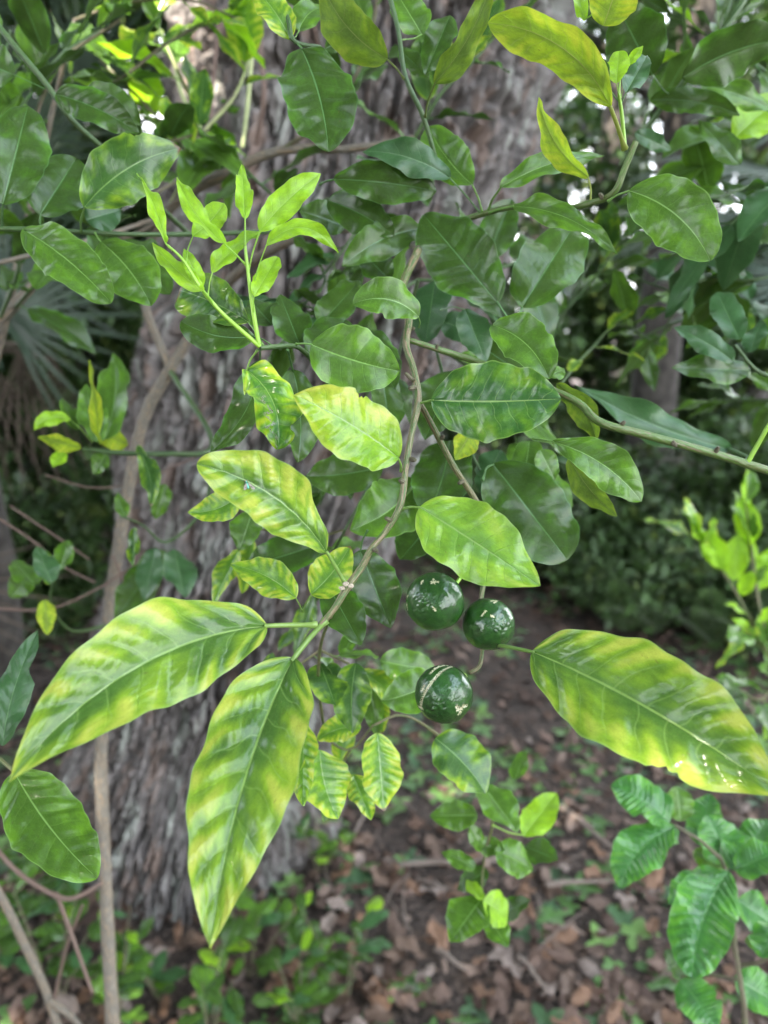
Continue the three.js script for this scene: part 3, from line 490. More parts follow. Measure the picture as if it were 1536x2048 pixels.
// a leafy twig with leaves set alternately along it, for the twigs further back
function leafyTwig(list, mat, n, lenPx, classes, seed, o = {}) {
  const b = branch(list, mat, [], o), R = rng(seed), c = new THREE.CatmullRomCurve3(path(list).map((p) => p[0])), origin = o.origin ?? citrusBase;
  for (let k = 0; k < n; k++) {
    const t = 0.12 + 0.88 * (k + 0.3 * R()) / n, at = c.getPoint(Math.min(1, t)), T = c.getTangent(Math.min(1, t)), d = proj(at)[2], L = lenPx * (0.65 + 0.6 * R()) / FPX * d;
    const out = V(R() - 0.5, R() - 0.35, R() - 0.5).addScaledVector(T, -V(R() - 0.5, 0, 0).dot(T)).normalize();
    const dir = T.clone().multiplyScalar(0.45 + 0.3 * R()).add(out.multiplyScalar(0.8)).add(V(0, -0.12 + (o.lift ?? 0), 0)).normalize(), pl = 0.14 * L;
    const base = at.clone().addScaledVector(dir, pl), tip = base.clone().addScaledVector(dir, L).add(V(0, -0.1 * L, 0));
    const up = V((R() - 0.5) * 0.9, 1, (R() - 0.2) * 0.9).normalize(), side = dir.clone().cross(up).normalize(), cls = classes[Math.floor(R() * classes.length)];
    leafSeed++;
    const g = leafShape({ base, tip, side, half: L * (0.19 + 0.08 * R()), bow: V(0, 0.10 * L, 0), pet: at, fold: 0.15 + 0.25 * R(), wave: 0.05, seed: leafSeed, rows: 16, cols: 4 });
    add(b, 'leaf', g, M[cls][leafSeed % M[cls].length], base.clone().sub(origin));
  }
  return b;
}

// main stem, from the ground behind the fruits up into the crown
branch([[225, 2048, 0.95, 32], [208, 1700, 0.95, 30], [202, 1500, 0.94, 29], [216, 1250, 0.93, 28], [240, 1080, 0.9, 28], [290, 830, 0.87, 27], [340, 740, 0.86, 27], [395, 650, 0.85, 26], [450, 570, 0.8, 24], [560, 490, 0.72, 24], [700, 455, 0.62, 24], [800, 470, 0.54, 22], [836, 500, 0.47, 20]], 'grey', [], { name: 'main_stem', seg: 90, rad: 12, knob: 0.10, root: [[V(-0.37, -0.08, -0.80), 0.013], [V(-0.368, 0.3, -0.79), 0.0115]] });
branch([[340, 740, 0.86, 20], [285, 580, 0.85, 20], [330, 430, 0.81, 22], [450, 348, 0.78, 25], [560, 302, 0.76, 22], [700, 298, 0.73, 18], [830, 275, 0.7, 14]], 'grey', [], { seg: 50 });
branch([[285, 580, 0.85, 16], [180, 520, 0.82, 18], [95, 545, 0.80, 20], [0, 640, 0.78, 20], [-60, 720, 0.78, 18]], 'grey');
branch([[330, 430, 0.81, 10], [180, 480, 0.7, 10], [-40, 535, 0.62, 12]], 'grey');

// the twig in front that carries the yellowed leaves
branch([[836, 500, 0.47, 20], [802, 585, 0.44, 19], [817, 640, 0.42, 19], [812, 690, 0.412, 17], [828, 745, 0.405, 18], [836, 800, 0.40, 19], [822, 870, 0.392, 15], [812, 930, 0.388, 16], [800, 1012, 0.382, 16], [770, 1065, 0.38, 15], [742, 1098, 0.377, 16], [725, 1132, 0.377, 17], [694, 1176, 0.374, 19], [668, 1218, 0.371, 15], [638, 1254, 0.37, 15]], 'green', [
  [797, 915, 588, 790, 138, 0.372, HM.h1, { d2: 0.345, tilt: -0.35, pet: [802, 942, 0.387], fold: 0.12, arch: 0.07, quilt: 0.006, al: 0.6, be: 0.85, bow: 8 }],
  [655, 1106, 394, 928, 128, 0.365, HM.h2, { d2: 0.335, tilt: -0.3, pet: [690, 1166, 0.374], petW: 8, fold: 0.25, arch: 0.16, quilt: 0.008, al: 0.75, be: 0.6, bow: 32 }],
  [535, 1251, 18, 1560, 212, 0.362, HM.h3, { d2: 0.275, tilt: 0.15, pet: [634, 1250, 0.37], petW: 11, fold: 0.30, arch: 0.05, quilt: 0.006, wave: 0.025, al: 0.70, be: 1.0, bow: 62, curl: 1.6, curlAt: 0.14, rows: 90, cols: 22 }],
  [586, 1316, 420, 1898, 215, 0.362, HM.h4, { d2: 0.275, tilt: -0.2, pet: [652, 1240, 0.371], petW: 12, fold: 0.32, arch: 0.05, quilt: 0.006, wave: 0.03, al: 0.66, be: 1.0, bow: -26, curl: -0.6, curlAt: 0.12, rows: 90, cols: 22 }],
  [838, 1013, 1080, 1172, 152, 0.375, HM.h6, { d2: 0.352, tilt: 0.25, pet: [804, 1018, 0.383], fold: 0.08, arch: 0.04, quilt: 0.004, al: 0.58, be: 0.86, bow: 2 }],
  [622, 688, 799, 742, 132, 0.392, 'G', { d2: 0.37, tilt: 0.2, fold: 0.14, arch: 0.07, bow: -6, al: 0.6, be: 0.7, pet: [592, 688, 0.40], quilt: 0.002 }],
  [838, 634, 706, 608, 78, 0.405, 'G', { d2: 0.375, tilt: 0.4, bow: 22, fold: 0.35, arch: 0.12, be: 0.66, pet: [838, 655, 0.42] }],
  [864, 800, 1122, 797, 158, 0.392, HM.h8, { d2: 0.37, tilt: 0.2, pet: [836, 808, 0.40], fold: 0.12, arch: 0.05, bow: -4, al: 0.62, be: 0.7, quilt: 0.003 }],
  [592, 1196, 462, 1130, 72, 0.41, 'Y', { pet: [604, 1222, 0.42], bow: 12, tilt: 0.2 }],
  [622, 1188, 700, 1092, 82, 0.41, 'Y', { pet: [606, 1222, 0.42], bow: -6, tilt: -0.3 }],
  [720, 1100, 782, 1256, 98, 0.44, 'D', { pet: [735, 1060, 0.43], tilt: 0.3 }],
  [660, 1178, 722, 1290, 82, 0.43, 'D', { pet: [690, 1150, 0.42], tilt: -0.3 }],
], { seg: 110, rad: 12, knob: 0.07 });
// pale scar at the node, thorn stubs
{
  const R = rng(9), g = []; for (const [x, y, d] of [[692, 1168, 0.368], [702, 1172, 0.368], [684, 1176, 0.369]]) { const s = new THREE.IcosahedronGeometry(0.0013, 3), p = s.attributes.position, c = P(x, y, d); for (let i = 0; i < p.count; i++) { const k = 1 + 0.3 * n3(p.getX(i) * 900, p.getY(i) * 900, p.getZ(i) * 900 + x); p.setXYZ(i, c.x - citrusBase.x + p.getX(i) * k * 1.1, c.y - citrusBase.y + p.getY(i) * k * 0.8, c.z - citrusBase.z + p.getZ(i) * k); } s.computeVertexNormals(); g.push(s); }
  add(citrus, 'node_scar', mergeGeometries(g), new THREE.MeshStandardMaterial({ color: new THREE.Color().setRGB(0.40, 0.34, 0.26), roughness: 0.9 })).userData = { label: 'pale cream corky scar on the twig' };
  const th = []; for (const [x, y, d, dx, dy] of [[1240, 852, 0.42, 10, -9], [1345, 884, 0.42, 8, 9], [1430, 904, 0.424, 8, -10], [870, 700, 0.435, 6, -10], [745, 1098, 0.377, 10, 5], [780, 1040, 0.38, -9, -4], [880, 878, 0.412, 8, -6], [925, 962, 0.42, -8, 5], [1060, 762, 0.435, 6, 9], [1140, 415, 0.435, 6, 10], [1205, 396, 0.415, -6, -9], [808, 965, 0.385, -9, -5], [826, 760, 0.402, -16, -14], [822, 918, 0.388, 9, 2], [815, 660, 0.42, 14, -4], [830, 775, 0.40, -12, 2]]) th.push(tube([[P(x, y, d), 0.0013], [P(x + dx * 0.6, y + dy * 0.6, d - 0.002), 0.0013], [P(x + dx, y + dy, d - 0.003), 0.0009]], 5, 6, 0.1, citrusBase));
  add(citrus, 'bud', mergeGeometries(th), STEM.brown);
}
// the fruiting twig
const fruitTwig = branch([[836, 800, 0.40, 14], [870, 862, 0.41, 15], [906, 930, 0.418, 15], [946, 992, 0.425, 15], [985, 1060, 0.43, 13], [975, 1130, 0.425, 12], [962, 1200, 0.42, 12], [963, 1260, 0.418, 11], [964, 1305, 0.412, 10], [958, 1334, 0.408, 10], [938, 1346, 0.405, 10]], 'green', [
  [1062, 1302, 1562, 1590, 238, 0.362, HM.h5, { d2: 0.285, tilt: 0.2, pet: [968, 1290, 0.415], petW: 9, fold: 0.30, arch: 0.05, quilt: 0.006, wave: 0.03, al: 0.66, be: 0.82, bow: 18, rows: 90, cols: 22 }],
  [985, 926, 1135, 1120, 150, 0.47, 'D', { d2: 0.44, tilt: -0.3, fold: 0.1, arch: 0.12, pet: [965, 960, 0.44], al: 0.6, be: 0.55 }],
], { seg: 70, rad: 10, knob: 0.05 });
branch([[985, 1060, 0.43, 8], [940, 1120, 0.42, 8], [918, 1160, 0.412, 9], [905, 1175, 0.41, 10]], 'lime', [], { name: 'fruit_stalk' });

// fruits: oil-dotted skin with corky scars
{
  const rindBump = tex(512, 256, (u, v) => { const [f] = plates(u * 120, v * 60), h = 0.4 + 0.6 * smooth(0, 0.4, f); return [h, h, h]; }, false);
  const scarsOf = [
    [[[-0.45, 0.62, 0.66], [-0.40, 0.70, 0.6]], [[-0.1, 0.62, 0.78], [0.02, 0.70, 0.72]], [[-0.05, 0.76, 0.65], [-0.02, 0.6, 0.8]], [[-0.12, 0.66, 0.74], [0.1, 0.66, 0.74]], [[-0.97, -0.05, 0.25], [-0.93, -0.28, 0.25]], [[-0.93, 0.1, 0.3], [-0.9, 0.2, 0.35]], [[-0.06, -0.2, 0.95], [0.02, -0.28, 0.95]]],
    [[[0.1, 0.85, 0.5], [0.35, 0.9, 0.3]], [[0.2, 0.8, 0.55], [0.3, 0.86, 0.45]], [[-0.25, 0.3, 0.92], [-0.1, 0.48, 0.87]], [[0.2, 0.28, 0.94], [0.1, 0.3, 0.95]], [[-0.9, 0.4, 0.2], [-0.93, 0.3, 0.2]]],
    [[[-0.78, -0.42, 0.46], [-0.72, -0.1, 0.7], [-0.5, 0.25, 0.83], [-0.3, 0.5, 0.8], [0.0, 0.8, 0.6], [0.3, 0.92, 0.2]], [[-0.45, 0.7, 0.55], [-0.15, 0.92, 0.35], [0.2, 0.97, 0.1]], [[0.45, -0.52, 0.72], [0.75, -0.36, 0.55]], [[0.5, -0.66, 0.56], [0.66, -0.36, 0.66]], [[0.42, -0.42, 0.8], [0.62, -0.5, 0.6]], [[-0.75, 0.1, 0.65], [-0.68, 0.25, 0.7]], [[-0.85, -0.45, 0.3], [-0.72, -0.5, 0.45]]],
  ];
  [[870, 1203, 0.397, 59.5, 'larger round fruit with small star scar'], [977, 1248, 0.402, 53.5, 'round fruit touching the larger one'], [888, 1388, 0.395, 59, 'lowest fruit with long cream scar']].forEach(([x, y, d, r, label], k) => {
    const c = P(x, y, d), rad = r / FPX * d * 0.985, view = EYE.clone().sub(c).normalize(), X = UPV.clone().cross(view).normalize(), Y = view.clone().cross(X);
    const segs = []; for (const l of scarsOf[k]) for (let i = 0; i < l.length - 1; i++) segs.push([V(...l[i]).normalize(), V(...l[i + 1]).normalize()]);
    const sd = (p) => { let m = 9; for (const [a, b] of segs) { const ab = b.clone().sub(a), t = clamp(p.clone().sub(a).dot(ab) / ab.lengthSq()); m = Math.min(m, p.distanceTo(a.clone().addScaledVector(ab, t))); } return m; };
    const dirOf = (u, v) => { const th = v * Math.PI, ph = u * 2 * Math.PI; return V(-Math.cos(ph) * Math.sin(th), Math.cos(th), Math.sin(ph) * Math.sin(th)); };
    const map = tex(512, 256, (u, v) => {
      const p = dirOf(u, 1 - v), e = 0.03 * n3(p.x * 14, p.y * 14, p.z * 14) + 0.02 * n3(p.x * 40, p.y * 40, p.z * 40 + k), s = sd(p) + e, q = fbm2(p.x * 2.2 + k * 5, p.y * 2.2 + p.z, 3);
      let g = mix3([0.010, 0.048, 0.007], [0.020, 0.080, 0.009], clamp(0.5 + q));
      const dot = n3(p.x * 45, p.y * 45, p.z * 45); g = mix3(g, [0.05, 0.14, 0.04], 0.35 * smooth(0.5, 0.8, dot));
      return mix3(g, [0.56, 0.52, 0.34], k === 2 ? smooth(0.072, 0.04, s) * smooth(-0.55, -0.2, n3(p.x * 22, p.y * 22, p.z * 22)) : smooth(0.045, 0.018, s));
    });
    const pos = [], uv = [], idx = [], A = 150, B = 100;
    for (let j = 0; j <= B; j++) for (let i = 0; i <= A; i++) {
      const p = dirOf(i / A, j / B), sp = V(k === 1 ? 0.45 : -0.35, k === 2 ? -0.5 : -0.05, 0.85).normalize(), near = Math.exp(-Math.pow(p.distanceTo(sp), 2) * 6);
      let h = 1 + 0.018 * n3(p.x * 1.6 + k * 4, p.y * 1.6, p.z * 1.6) + near * (0.028 * n3(p.x * 6, p.y * 6 + k, p.z * 6) + 0.012 * n3(p.x * 13, p.y * 13, p.z * 13 + k)) + 0.004 * n3(p.x * 9 + k, p.y * 9, p.z * 9) + 0.0030 * n3(p.x * 34, p.y * 34, p.z * 34);
      h += 0.05 * Math.exp(-Math.pow(p.distanceTo(sp), 2) * 260);
      if (k === 2) { const s = sd(p); h -= 0.028 * smooth(0.07, 0.02, s) - 0.012 * smooth(0.12, 0.07, s) * smooth(0.02, 0.07, s); }
      const q = X.clone().multiplyScalar(p.x).addScaledVector(Y, p.y * 0.985).addScaledVector(view, p.z).multiplyScalar(rad * h); pos.push(q.x, q.y, q.z); uv.push(i / A, 1 - j / B);
    }
    for (let j = 0; j < B; j++) for (let i = 0; i < A; i++) { const q = j * (A + 1) + i; idx.push(q, q + A + 1, q + 1, q + 1, q + A + 1, q + A + 2); }
    const f = add(citrus, 'fruit', buf(pos, uv, idx), new THREE.MeshPhysicalMaterial({ map, bumpMap: rindBump, bumpScale: 0.00035, roughness: 0.5, specularIntensity: 0.3, clearcoat: 1, clearcoatRoughness: 0.16 }), c.clone().sub(citrusBase));
    f.userData = { label };
    const st = [[904, 1176, 0.41], [963, 1200, 0.42], [936, 1346, 0.405]][k], s3 = P(...st), out = s3.clone().sub(c).normalize(), at = out.clone().multiplyScalar(rad * 0.97);
    const cal = []; for (let q = 0; q < 5; q++) { const a = q * 1.257, e1 = out.clone().cross(V(0.3, 1, 0.2)).normalize(), e2 = out.clone().cross(e1), dd = e1.multiplyScalar(Math.cos(a)).addScaledVector(e2, Math.sin(a)); cal.push(tube([[at.clone().addScaledVector(out, 0.0012), 0.0018], [at.clone().addScaledVector(dd, 0.0022).addScaledVector(out, 0.0003), 0.0012], [at.clone().addScaledVector(dd, 0.0036).addScaledVector(out, -0.0004), 0.0003]], 4, 5, 0)); }
    add(f, 'calyx', mergeGeometries(cal), STEM.lime);
  });
}

// new shoot with lime green leaves
branch([[640, 740, 0.43, 13], [610, 705, 0.41, 12], [588, 692, 0.40, 11], [520, 696, 0.385, 12]], 'dark', [
  [492, 738, 555, 898, 108, 0.395, HM.h17, { d2: 0.37, tilt: 0.3, bow: 26, fold: 0.55, arch: 0.12, be: 0.58, pet: [515, 700, 0.388], wave: 0.12, quilt: 0.014, bite: [0.72, 0.9, -1, 0.55] }],
  [586, 740, 596, 925, 96, 0.43, 'D', { tilt: -0.3, pet: [575, 700, 0.41], bow: 10 }],
  [520, 720, 420, 905, 70, 0.43, 'D', { tilt: 0.4, pet: [520, 698, 0.40], bow: 22 }],
  [510, 672, 362, 642, 70, 0.41, 'D', { tilt: 0.4, bow: -14, pet: [545, 692, 0.40], al: 0.7, be: 0.58 }],
  [498, 645, 358, 580, 100, 0.405, 'M', { tilt: 0.1, bow: 6, fold: 0.25, pet: [525, 690, 0.39], al: 0.75, be: 0.42, quilt: 0.012 }],
  [478, 990, 376, 1024, 60, 0.45, 'Y', { bow: -12, tilt: 0.3, pet: [520, 960, 0.46] }],
], { seg: 30 });
branch([[520, 694, 0.385, 11], [440, 622, 0.38, 10], [402, 577, 0.375, 9], [366, 520, 0.372, 7], [335, 490, 0.37, 5]], 'lime', [
  [331, 488, 274, 345, 26, 0.37, 'N', { tilt: 0.5, bow: -7, fold: 0.4, be: 0.95, pet: [345, 500, 0.371] }],
  [408, 582, 305, 486, 40, 0.372, 'N', { tilt: 0.35, bow: -6, pet: [425, 606, 0.378] }],
  [404, 576, 368, 498, 34, 0.378, 'N', { tilt: 0.2, pet: [410, 585, 0.378] }],
  [385, 472, 449, 406, 50, 0.385, 'N', { tilt: -0.2, bow: -4, pet: [372, 525, 0.374], be: 0.66 }],
  [424, 545, 524, 464, 36, 0.378, 'N', { tilt: 0.7, bow: 8, fold: 0.5, pet: [416, 590, 0.378] }],
], { seg: 26 });
branch([[518, 692, 0.385, 11], [506, 620, 0.38, 11], [498, 560, 0.377, 9], [491, 500, 0.374, 7], [490, 470, 0.373, 5]], 'lime', [
  [452, 490, 354, 354, 36, 0.368, 'N', { tilt: 0.5, bow: 12, fold: 0.35, be: 0.85, pet: [492, 530, 0.376] }],
  [490, 436, 484, 331, 34, 0.37, 'N', { tilt: 0.2, pet: [490, 490, 0.373], be: 0.8 }],
  [519, 462, 641, 347, 58, 0.372, 'N', { tilt: 0.2, bow: 6, arch: 0.06, pet: [496, 548, 0.377], be: 0.8 }],
  [532, 490, 676, 506, 36, 0.368, 'N', { tilt: 0.3, bow: 40, fold: 0.3, pet: [502, 600, 0.38], be: 0.9 }],
  [508, 592, 555, 514, 42, 0.372, 'N', { tilt: -0.4, pet: [507, 625, 0.38], be: 0.6 }],
], { seg: 26 });

// twig running off to the right
branch([[818, 680, 0.43, 13], [880, 700, 0.435, 15], [950, 722, 0.44, 16], [1035, 755, 0.435, 16], [1112, 783, 0.43, 17], [1160, 808, 0.425, 18], [1196, 842, 0.42, 20], [1300, 872, 0.42, 20], [1420, 905, 0.425, 20], [1540, 942, 0.43, 20], [1640, 970, 0.43, 19]], 'twig', [
  [985, 650, 1098, 758, 100, 0.425, 'G', { d2: 0.40, tilt: 0.3, fold: 0.5, bow: 18, be: 0.66, pet: [1030, 662, 0.45] }],
  [1105, 883, 1283, 1003, 84, 0.405, 'G', { d2: 0.385, tilt: -0.3, bow: 18, fold: 0.3, pet: [1066, 877, 0.42], arch: 0.1, al: 0.8, be: 0.66, quilt: 0.012 }],
  [1138, 915, 1234, 1032, 52, 0.42, 'O', { down: true, tilt: 0.3, bow: -8, pet: [1105, 885, 0.42] }],
  [1113, 768, 1192, 884, 52, 0.435, 'O', { down: true, tilt: 0.5, bow: 16, fold: 0.4 }],
  [1095, 752, 1128, 738, 34, 0.43, 'G', { tilt: 0.5 }],
  [1462, 898, 1150, 768, 62, 0.55, 'B', { d2: 0.62, tilt: -0.5, bow: -14, be: 0.95, pet: [1490, 925, 0.43] }],
  [930, 618, 972, 724, 66, 0.50, 'B', { tilt: 0.4, pet: [880, 620, 0.47] }],
], { seg: 80, rad: 11, knob: 0.05 });
branch([[1492, 930, 0.428, 12], [1515, 890, 0.425, 11], [1545, 838, 0.42, 10], [1600, 760, 0.42, 9]], 'lime', []);

// twig at the upper right with the large glossy leaf
branch([[836, 500, 0.50, 12], [900, 452, 0.49, 13], [965, 428, 0.475, 14], [1040, 412, 0.46, 14], [1110, 420, 0.44, 14], [1175, 408, 0.425, 15], [1228, 385, 0.41, 16], [1250, 335, 0.405, 15], [1272, 283, 0.40, 14]], 'twig', [
  [1256, 381, 1421, 522, 122, 0.40, 'G', { d2: 0.36, tilt: 0.1, bow: 22, fold: 0.14, arch: 0.12, pet: [1216, 402, 0.412], al: 0.6, be: 0.62, quilt: 0.002 }],
  [996, 606, 848, 430, 132, 0.46, 'D', { d2: 0.43, tilt: -0.25, fold: 0.1, pet: [1030, 660, 0.455], al: 0.62, be: 0.62, quilt: 0.004 }],
  [1042, 618, 1148, 452, 124, 0.47, 'D', { d2: 0.45, tilt: 0.2, fold: 0.1, pet: [1032, 660, 0.455], be: 0.55 }],
  [900, 356, 725, 303, 62, 0.465, 'B', { d2: 0.44, tilt: -0.5, bow: 14, pet: [962, 428, 0.475] }],
  [946, 370, 856, 252, 84, 0.465, 'G', { d2: 0.45, tilt: 0.2, bow: 8, fold: 0.4, pet: [965, 426, 0.474], be: 0.6 }],
  [1000, 375, 1208, 310, 48, 0.45, 'G', { tilt: 0.5, bow: 14, be: 0.9, pet: [975, 424, 0.474] }],
  [1024, 412, 1233, 508, 48, 0.445, 'G', { d2: 0.42, tilt: -0.5, bow: 22, be: 0.95, pet: [975, 427, 0.474] }],
  [1178, 354, 1077, 195, 48, 0.425, 'U', { tilt: 0.5, bow: 18, fold: 0.5, be: 0.8, pet: [1181, 404, 0.425] }],
], { seg: 60, rad: 10 });
branch([[1250, 297, 0.402, 10], [1243, 225, 0.395, 9], [1238, 185, 0.39, 7], [1240, 160, 0.388, 4]], 'lime', [
  [1222, 216, 976, 46, 90, 0.385, 'U', { tilt: 0.35, bow: 36, fold: 0.3, arch: 0.1, al: 0.8, be: 0.6, pet: [1250, 298, 0.402], petW: 9, quilt: 0.008 }],
  [1233, 166, 1238, 102, 46, 0.382, 'N', { tilt: 0.1, be: 0.6, pet: [1238, 190, 0.39] }],
  [1252, 185, 1295, 110, 44, 0.39, 'B', { tilt: 0.3, pet: [1241, 210, 0.394] }],
  [1256, 128, 1286, 92, 20, 0.395, 'N', { tilt: 0.3, pet: [1243, 195, 0.39] }],
  [1212, 168, 1146, 110, 42, 0.38, 'D', { tilt: 0.5, bow: 6, pet: [1235, 200, 0.392] }],
], { seg: 16 });
// twigs coming down from above
branch([[770, -40, 0.46, 12], [796, 60, 0.455, 11], [812, 158, 0.45, 12], [845, 230, 0.455, 12], [872, 318, 0.465, 10]], 'dark', [
  [775, 118, 640, -40, 92, 0.43, 'O', { down: true, tilt: 0.3, bow: 18, pet: [808, 158, 0.45] }],
  [868, 168, 985, -40, 56, 0.43, 'O', { down: true, tilt: 0.5, bow: -14, be: 0.95, pet: [850, 235, 0.455] }],
  [900, 30, 850, 150, 60, 0.48, 'D', { tilt: 0.4 }],
  [845, 70, 790, -20, 70, 0.46, 'G', { pet: [800, 80, 0.455] }],
  [800, 100, 858, 155, 40, 0.5, 'D', { tilt: 0.4 }],
], { seg: 24 });
branch([[560, -30, 0.45, 12], [577, 40, 0.44, 12], [588, 82, 0.435, 11], [640, 95, 0.45, 10]], 'dark', [
  [603, 96, 657, 303, 146, 0.435, 'D', { d2: 0.405, tilt: 0.15, bow: 10, fold: 0.16, arch: 0.08, pet: [588, 80, 0.436], al: 0.58, be: 0.66, quilt: 0.005 }],
  [580, 78, 500, -30, 62, 0.44, 'Y', { bow: -8, pet: [585, 82, 0.436] }],
  [598, 62, 655, 14, 50, 0.46, 'G', { bow: 12, pet: [586, 78, 0.44] }],
  [650, 98, 740, 50, 40, 0.5, 'D', {}],
], { seg: 20 });
branch([[1190, -60, 0.40, 11], [1196, 0, 0.40, 9], [1200, 40, 0.40, 6]], 'lime', [
  [1207, 52, 1250, -70, 96, 0.40, 'U', { tilt: 0.2, pet: [1197, 0, 0.40] }], [1170, 40, 1150, -30, 26, 0.40, 'N', { pet: [1192, 20, 0.4] }]], { seg: 10 });
// upper left
branch([[-30, 20, 0.50, 14], [40, 105, 0.50, 14], [100, 178, 0.505, 14], [140, 236, 0.51, 14], [212, 303, 0.53, 13], [300, 395, 0.60, 12], [380, 470, 0.7, 12]], 'dark', [
  [5, 410, 56, 210, 122, 0.46, 'D', { tilt: 0.2, fold: 0.12, be: 0.66, pet: [5, 452, 0.48] }],
  [112, 188, 278, 266, 72, 0.49, 'D', { tilt: -0.3, bow: 8, quilt: 0.012 }],
  [165, 190, 282, 250, 70, 0.52, 'D', { tilt: 0.3, bow: 10 }],
  [30, 150, -70, 110, 80, 0.5, 'D', { pet: [90, 178, 0.505] }],
], { seg: 40 });
branch([[-40, 456, 0.47, 12], [90, 460, 0.475, 12], [240, 468, 0.49, 11], [400, 468, 0.53, 11], [560, 462, 0.6, 11], [640, 460, 0.65, 11]], 'dark', [
  [80, 430, 152, 318, 118, 0.47, 'D', { tilt: 0.2, be: 0.66, pet: [82, 460, 0.475] }],
  [168, 415, 362, 296, 118, 0.45, 'M', { tilt: 0.1, bow: 18, fold: 0.1, pet: [162, 464, 0.48], al: 0.75 }],
  [48, 460, 222, 606, 100, 0.45, 'G', { d2: 0.42, tilt: -0.2, bow: 10, fold: 0.2, arch: 0.1, quilt: 0.013, al: 0.62, be: 0.66 }],
  [200, 482, 302, 612, 106, 0.48, 'G', { d2: 0.46, tilt: 0.2, bow: 10, be: 0.66, quilt: 0.008, pet: [190, 466, 0.482] }],
  [250, 480, 340, 590, 90, 0.55, 'D', { tilt: 0.3 }],
  [172, 440, 240, 420, 66, 0.52, 'B', { tilt: 0.4 }],
], { seg: 50 });
// the low left leaves
branch([[-60, 1470, 0.44, 10], [-10, 1510, 0.43, 10], [25, 1540, 0.42, 8]], 'green', [
  [30, 1546, 194, 1756, 136, 0.43, 'G', { d2: 0.40, tilt: 0.15, bow: -10, fold: 0.1, arch: 0.05, quilt: 0.009, al: 0.55, be: 0.66 }],
  [4, 1492, 76, 1262, 66, 0.45, 'B', { d2: 0.47, tilt: 0.3, bow: 10, bite: [0.55, 0.75, 1, 0.6], quilt: 0.01 }],
], { seg: 12 });

// leaves behind and below the fruiting twig
branch([[668, 1218, 0.40, 7], [640, 1300, 0.47, 8], [640, 1400, 0.52, 8], [660, 1480, 0.54, 7], [700, 1500, 0.55, 6], [745, 1452, 0.54, 5]], 'green', [
  [712, 1326, 706, 1466, 80, 0.50, 'M', { tilt: 0.2, bow: -6 }], [640, 1326, 672, 1412, 84, 0.51, 'M', { tilt: 0.3 }], [722, 1456, 632, 1482, 52, 0.51, 'Y', { bow: 10, tilt: 0.2 }],
  [640, 1500, 676, 1638, 100, 0.49, 'Y', { d2: 0.46, quilt: 0.018, bow: -8 }], [606, 1450, 606, 1612, 62, 0.50, 'Y', { quilt: 0.016 }], [755, 1466, 768, 1622, 84, 0.50, 'Y', { d2: 0.47, quilt: 0.018 }], [706, 1548, 742, 1640, 50, 0.53, 'Y', { quilt: 0.015 }],
  [876, 1358, 762, 1402, 88, 0.52, 'G', { bow: -6, tilt: 0.2 }], [760, 1322, 876, 1344, 68, 0.56, 'G', { tilt: 0.4 }], [530, 1390, 545, 1305, 50, 0.52, 'M', {}], [870, 1476, 972, 1588, 104, 0.52, 'M', { d2: 0.5, bow: 8 }],
], { seg: 30 });
branch([[745, 1452, 0.54, 6], [800, 1430, 0.56, 6], [890, 1482, 0.6, 7], [965, 1570, 0.64, 7], [985, 1640, 0.66, 7], [968, 1720, 0.68, 6], [966, 1800, 0.68, 5], [985, 1850, 0.68, 4]], 'green', [
  [955, 1630, 860, 1632, 58, 0.66, 'G', {}], [966, 1570, 1036, 1664, 66, 0.65, 'G', {}], [1048, 1672, 1113, 1586, 62, 0.66, 'N', { pet: [985, 1650, 0.66] }], [965, 1700, 938, 1648, 32, 0.67, 'G', {}], [952, 1736, 884, 1704, 34, 0.67, 'G', {}], [990, 1700, 1066, 1738, 66, 0.66, 'G', {}],
  [1050, 1692, 1116, 1720, 52, 0.69, 'D', { pet: [990, 1690, 0.68] }], [966, 1802, 1016, 1832, 64, 0.66, 'N', { be: 0.58 }], [964, 1795, 900, 1884, 80, 0.67, 'G', { quilt: 0.016 }], [976, 1832, 1016, 1894, 48, 0.68, 'G', {}], [964, 1800, 934, 1760, 26, 0.66, 'N', {}], [960, 1690, 1010, 1700, 40, 0.68, 'G', {}], [1030, 1560, 1050, 1500, 34, 0.72, 'G', {}], [975, 1740, 915, 1780, 44, 0.7, 'D', {}], [1000, 1830, 1060, 1800, 40, 0.7, 'D', {}],
], { seg: 40 });
// dark leaves behind the middle of the twig
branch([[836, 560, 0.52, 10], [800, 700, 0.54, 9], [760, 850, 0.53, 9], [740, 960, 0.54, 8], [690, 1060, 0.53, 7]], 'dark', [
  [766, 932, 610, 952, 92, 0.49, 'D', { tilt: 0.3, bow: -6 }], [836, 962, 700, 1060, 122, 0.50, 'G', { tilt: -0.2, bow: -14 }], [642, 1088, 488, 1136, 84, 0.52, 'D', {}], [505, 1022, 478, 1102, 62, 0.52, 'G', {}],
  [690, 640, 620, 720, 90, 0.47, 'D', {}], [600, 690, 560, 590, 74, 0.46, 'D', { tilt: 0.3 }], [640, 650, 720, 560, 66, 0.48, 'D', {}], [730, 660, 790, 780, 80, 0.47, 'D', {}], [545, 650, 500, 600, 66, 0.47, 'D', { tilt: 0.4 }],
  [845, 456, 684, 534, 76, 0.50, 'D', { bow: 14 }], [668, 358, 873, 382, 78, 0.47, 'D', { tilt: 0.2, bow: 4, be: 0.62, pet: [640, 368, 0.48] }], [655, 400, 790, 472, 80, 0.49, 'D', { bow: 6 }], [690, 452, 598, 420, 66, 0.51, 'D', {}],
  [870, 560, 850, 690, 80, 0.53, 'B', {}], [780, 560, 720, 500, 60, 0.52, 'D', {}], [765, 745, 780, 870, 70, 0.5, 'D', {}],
], { seg: 30 });
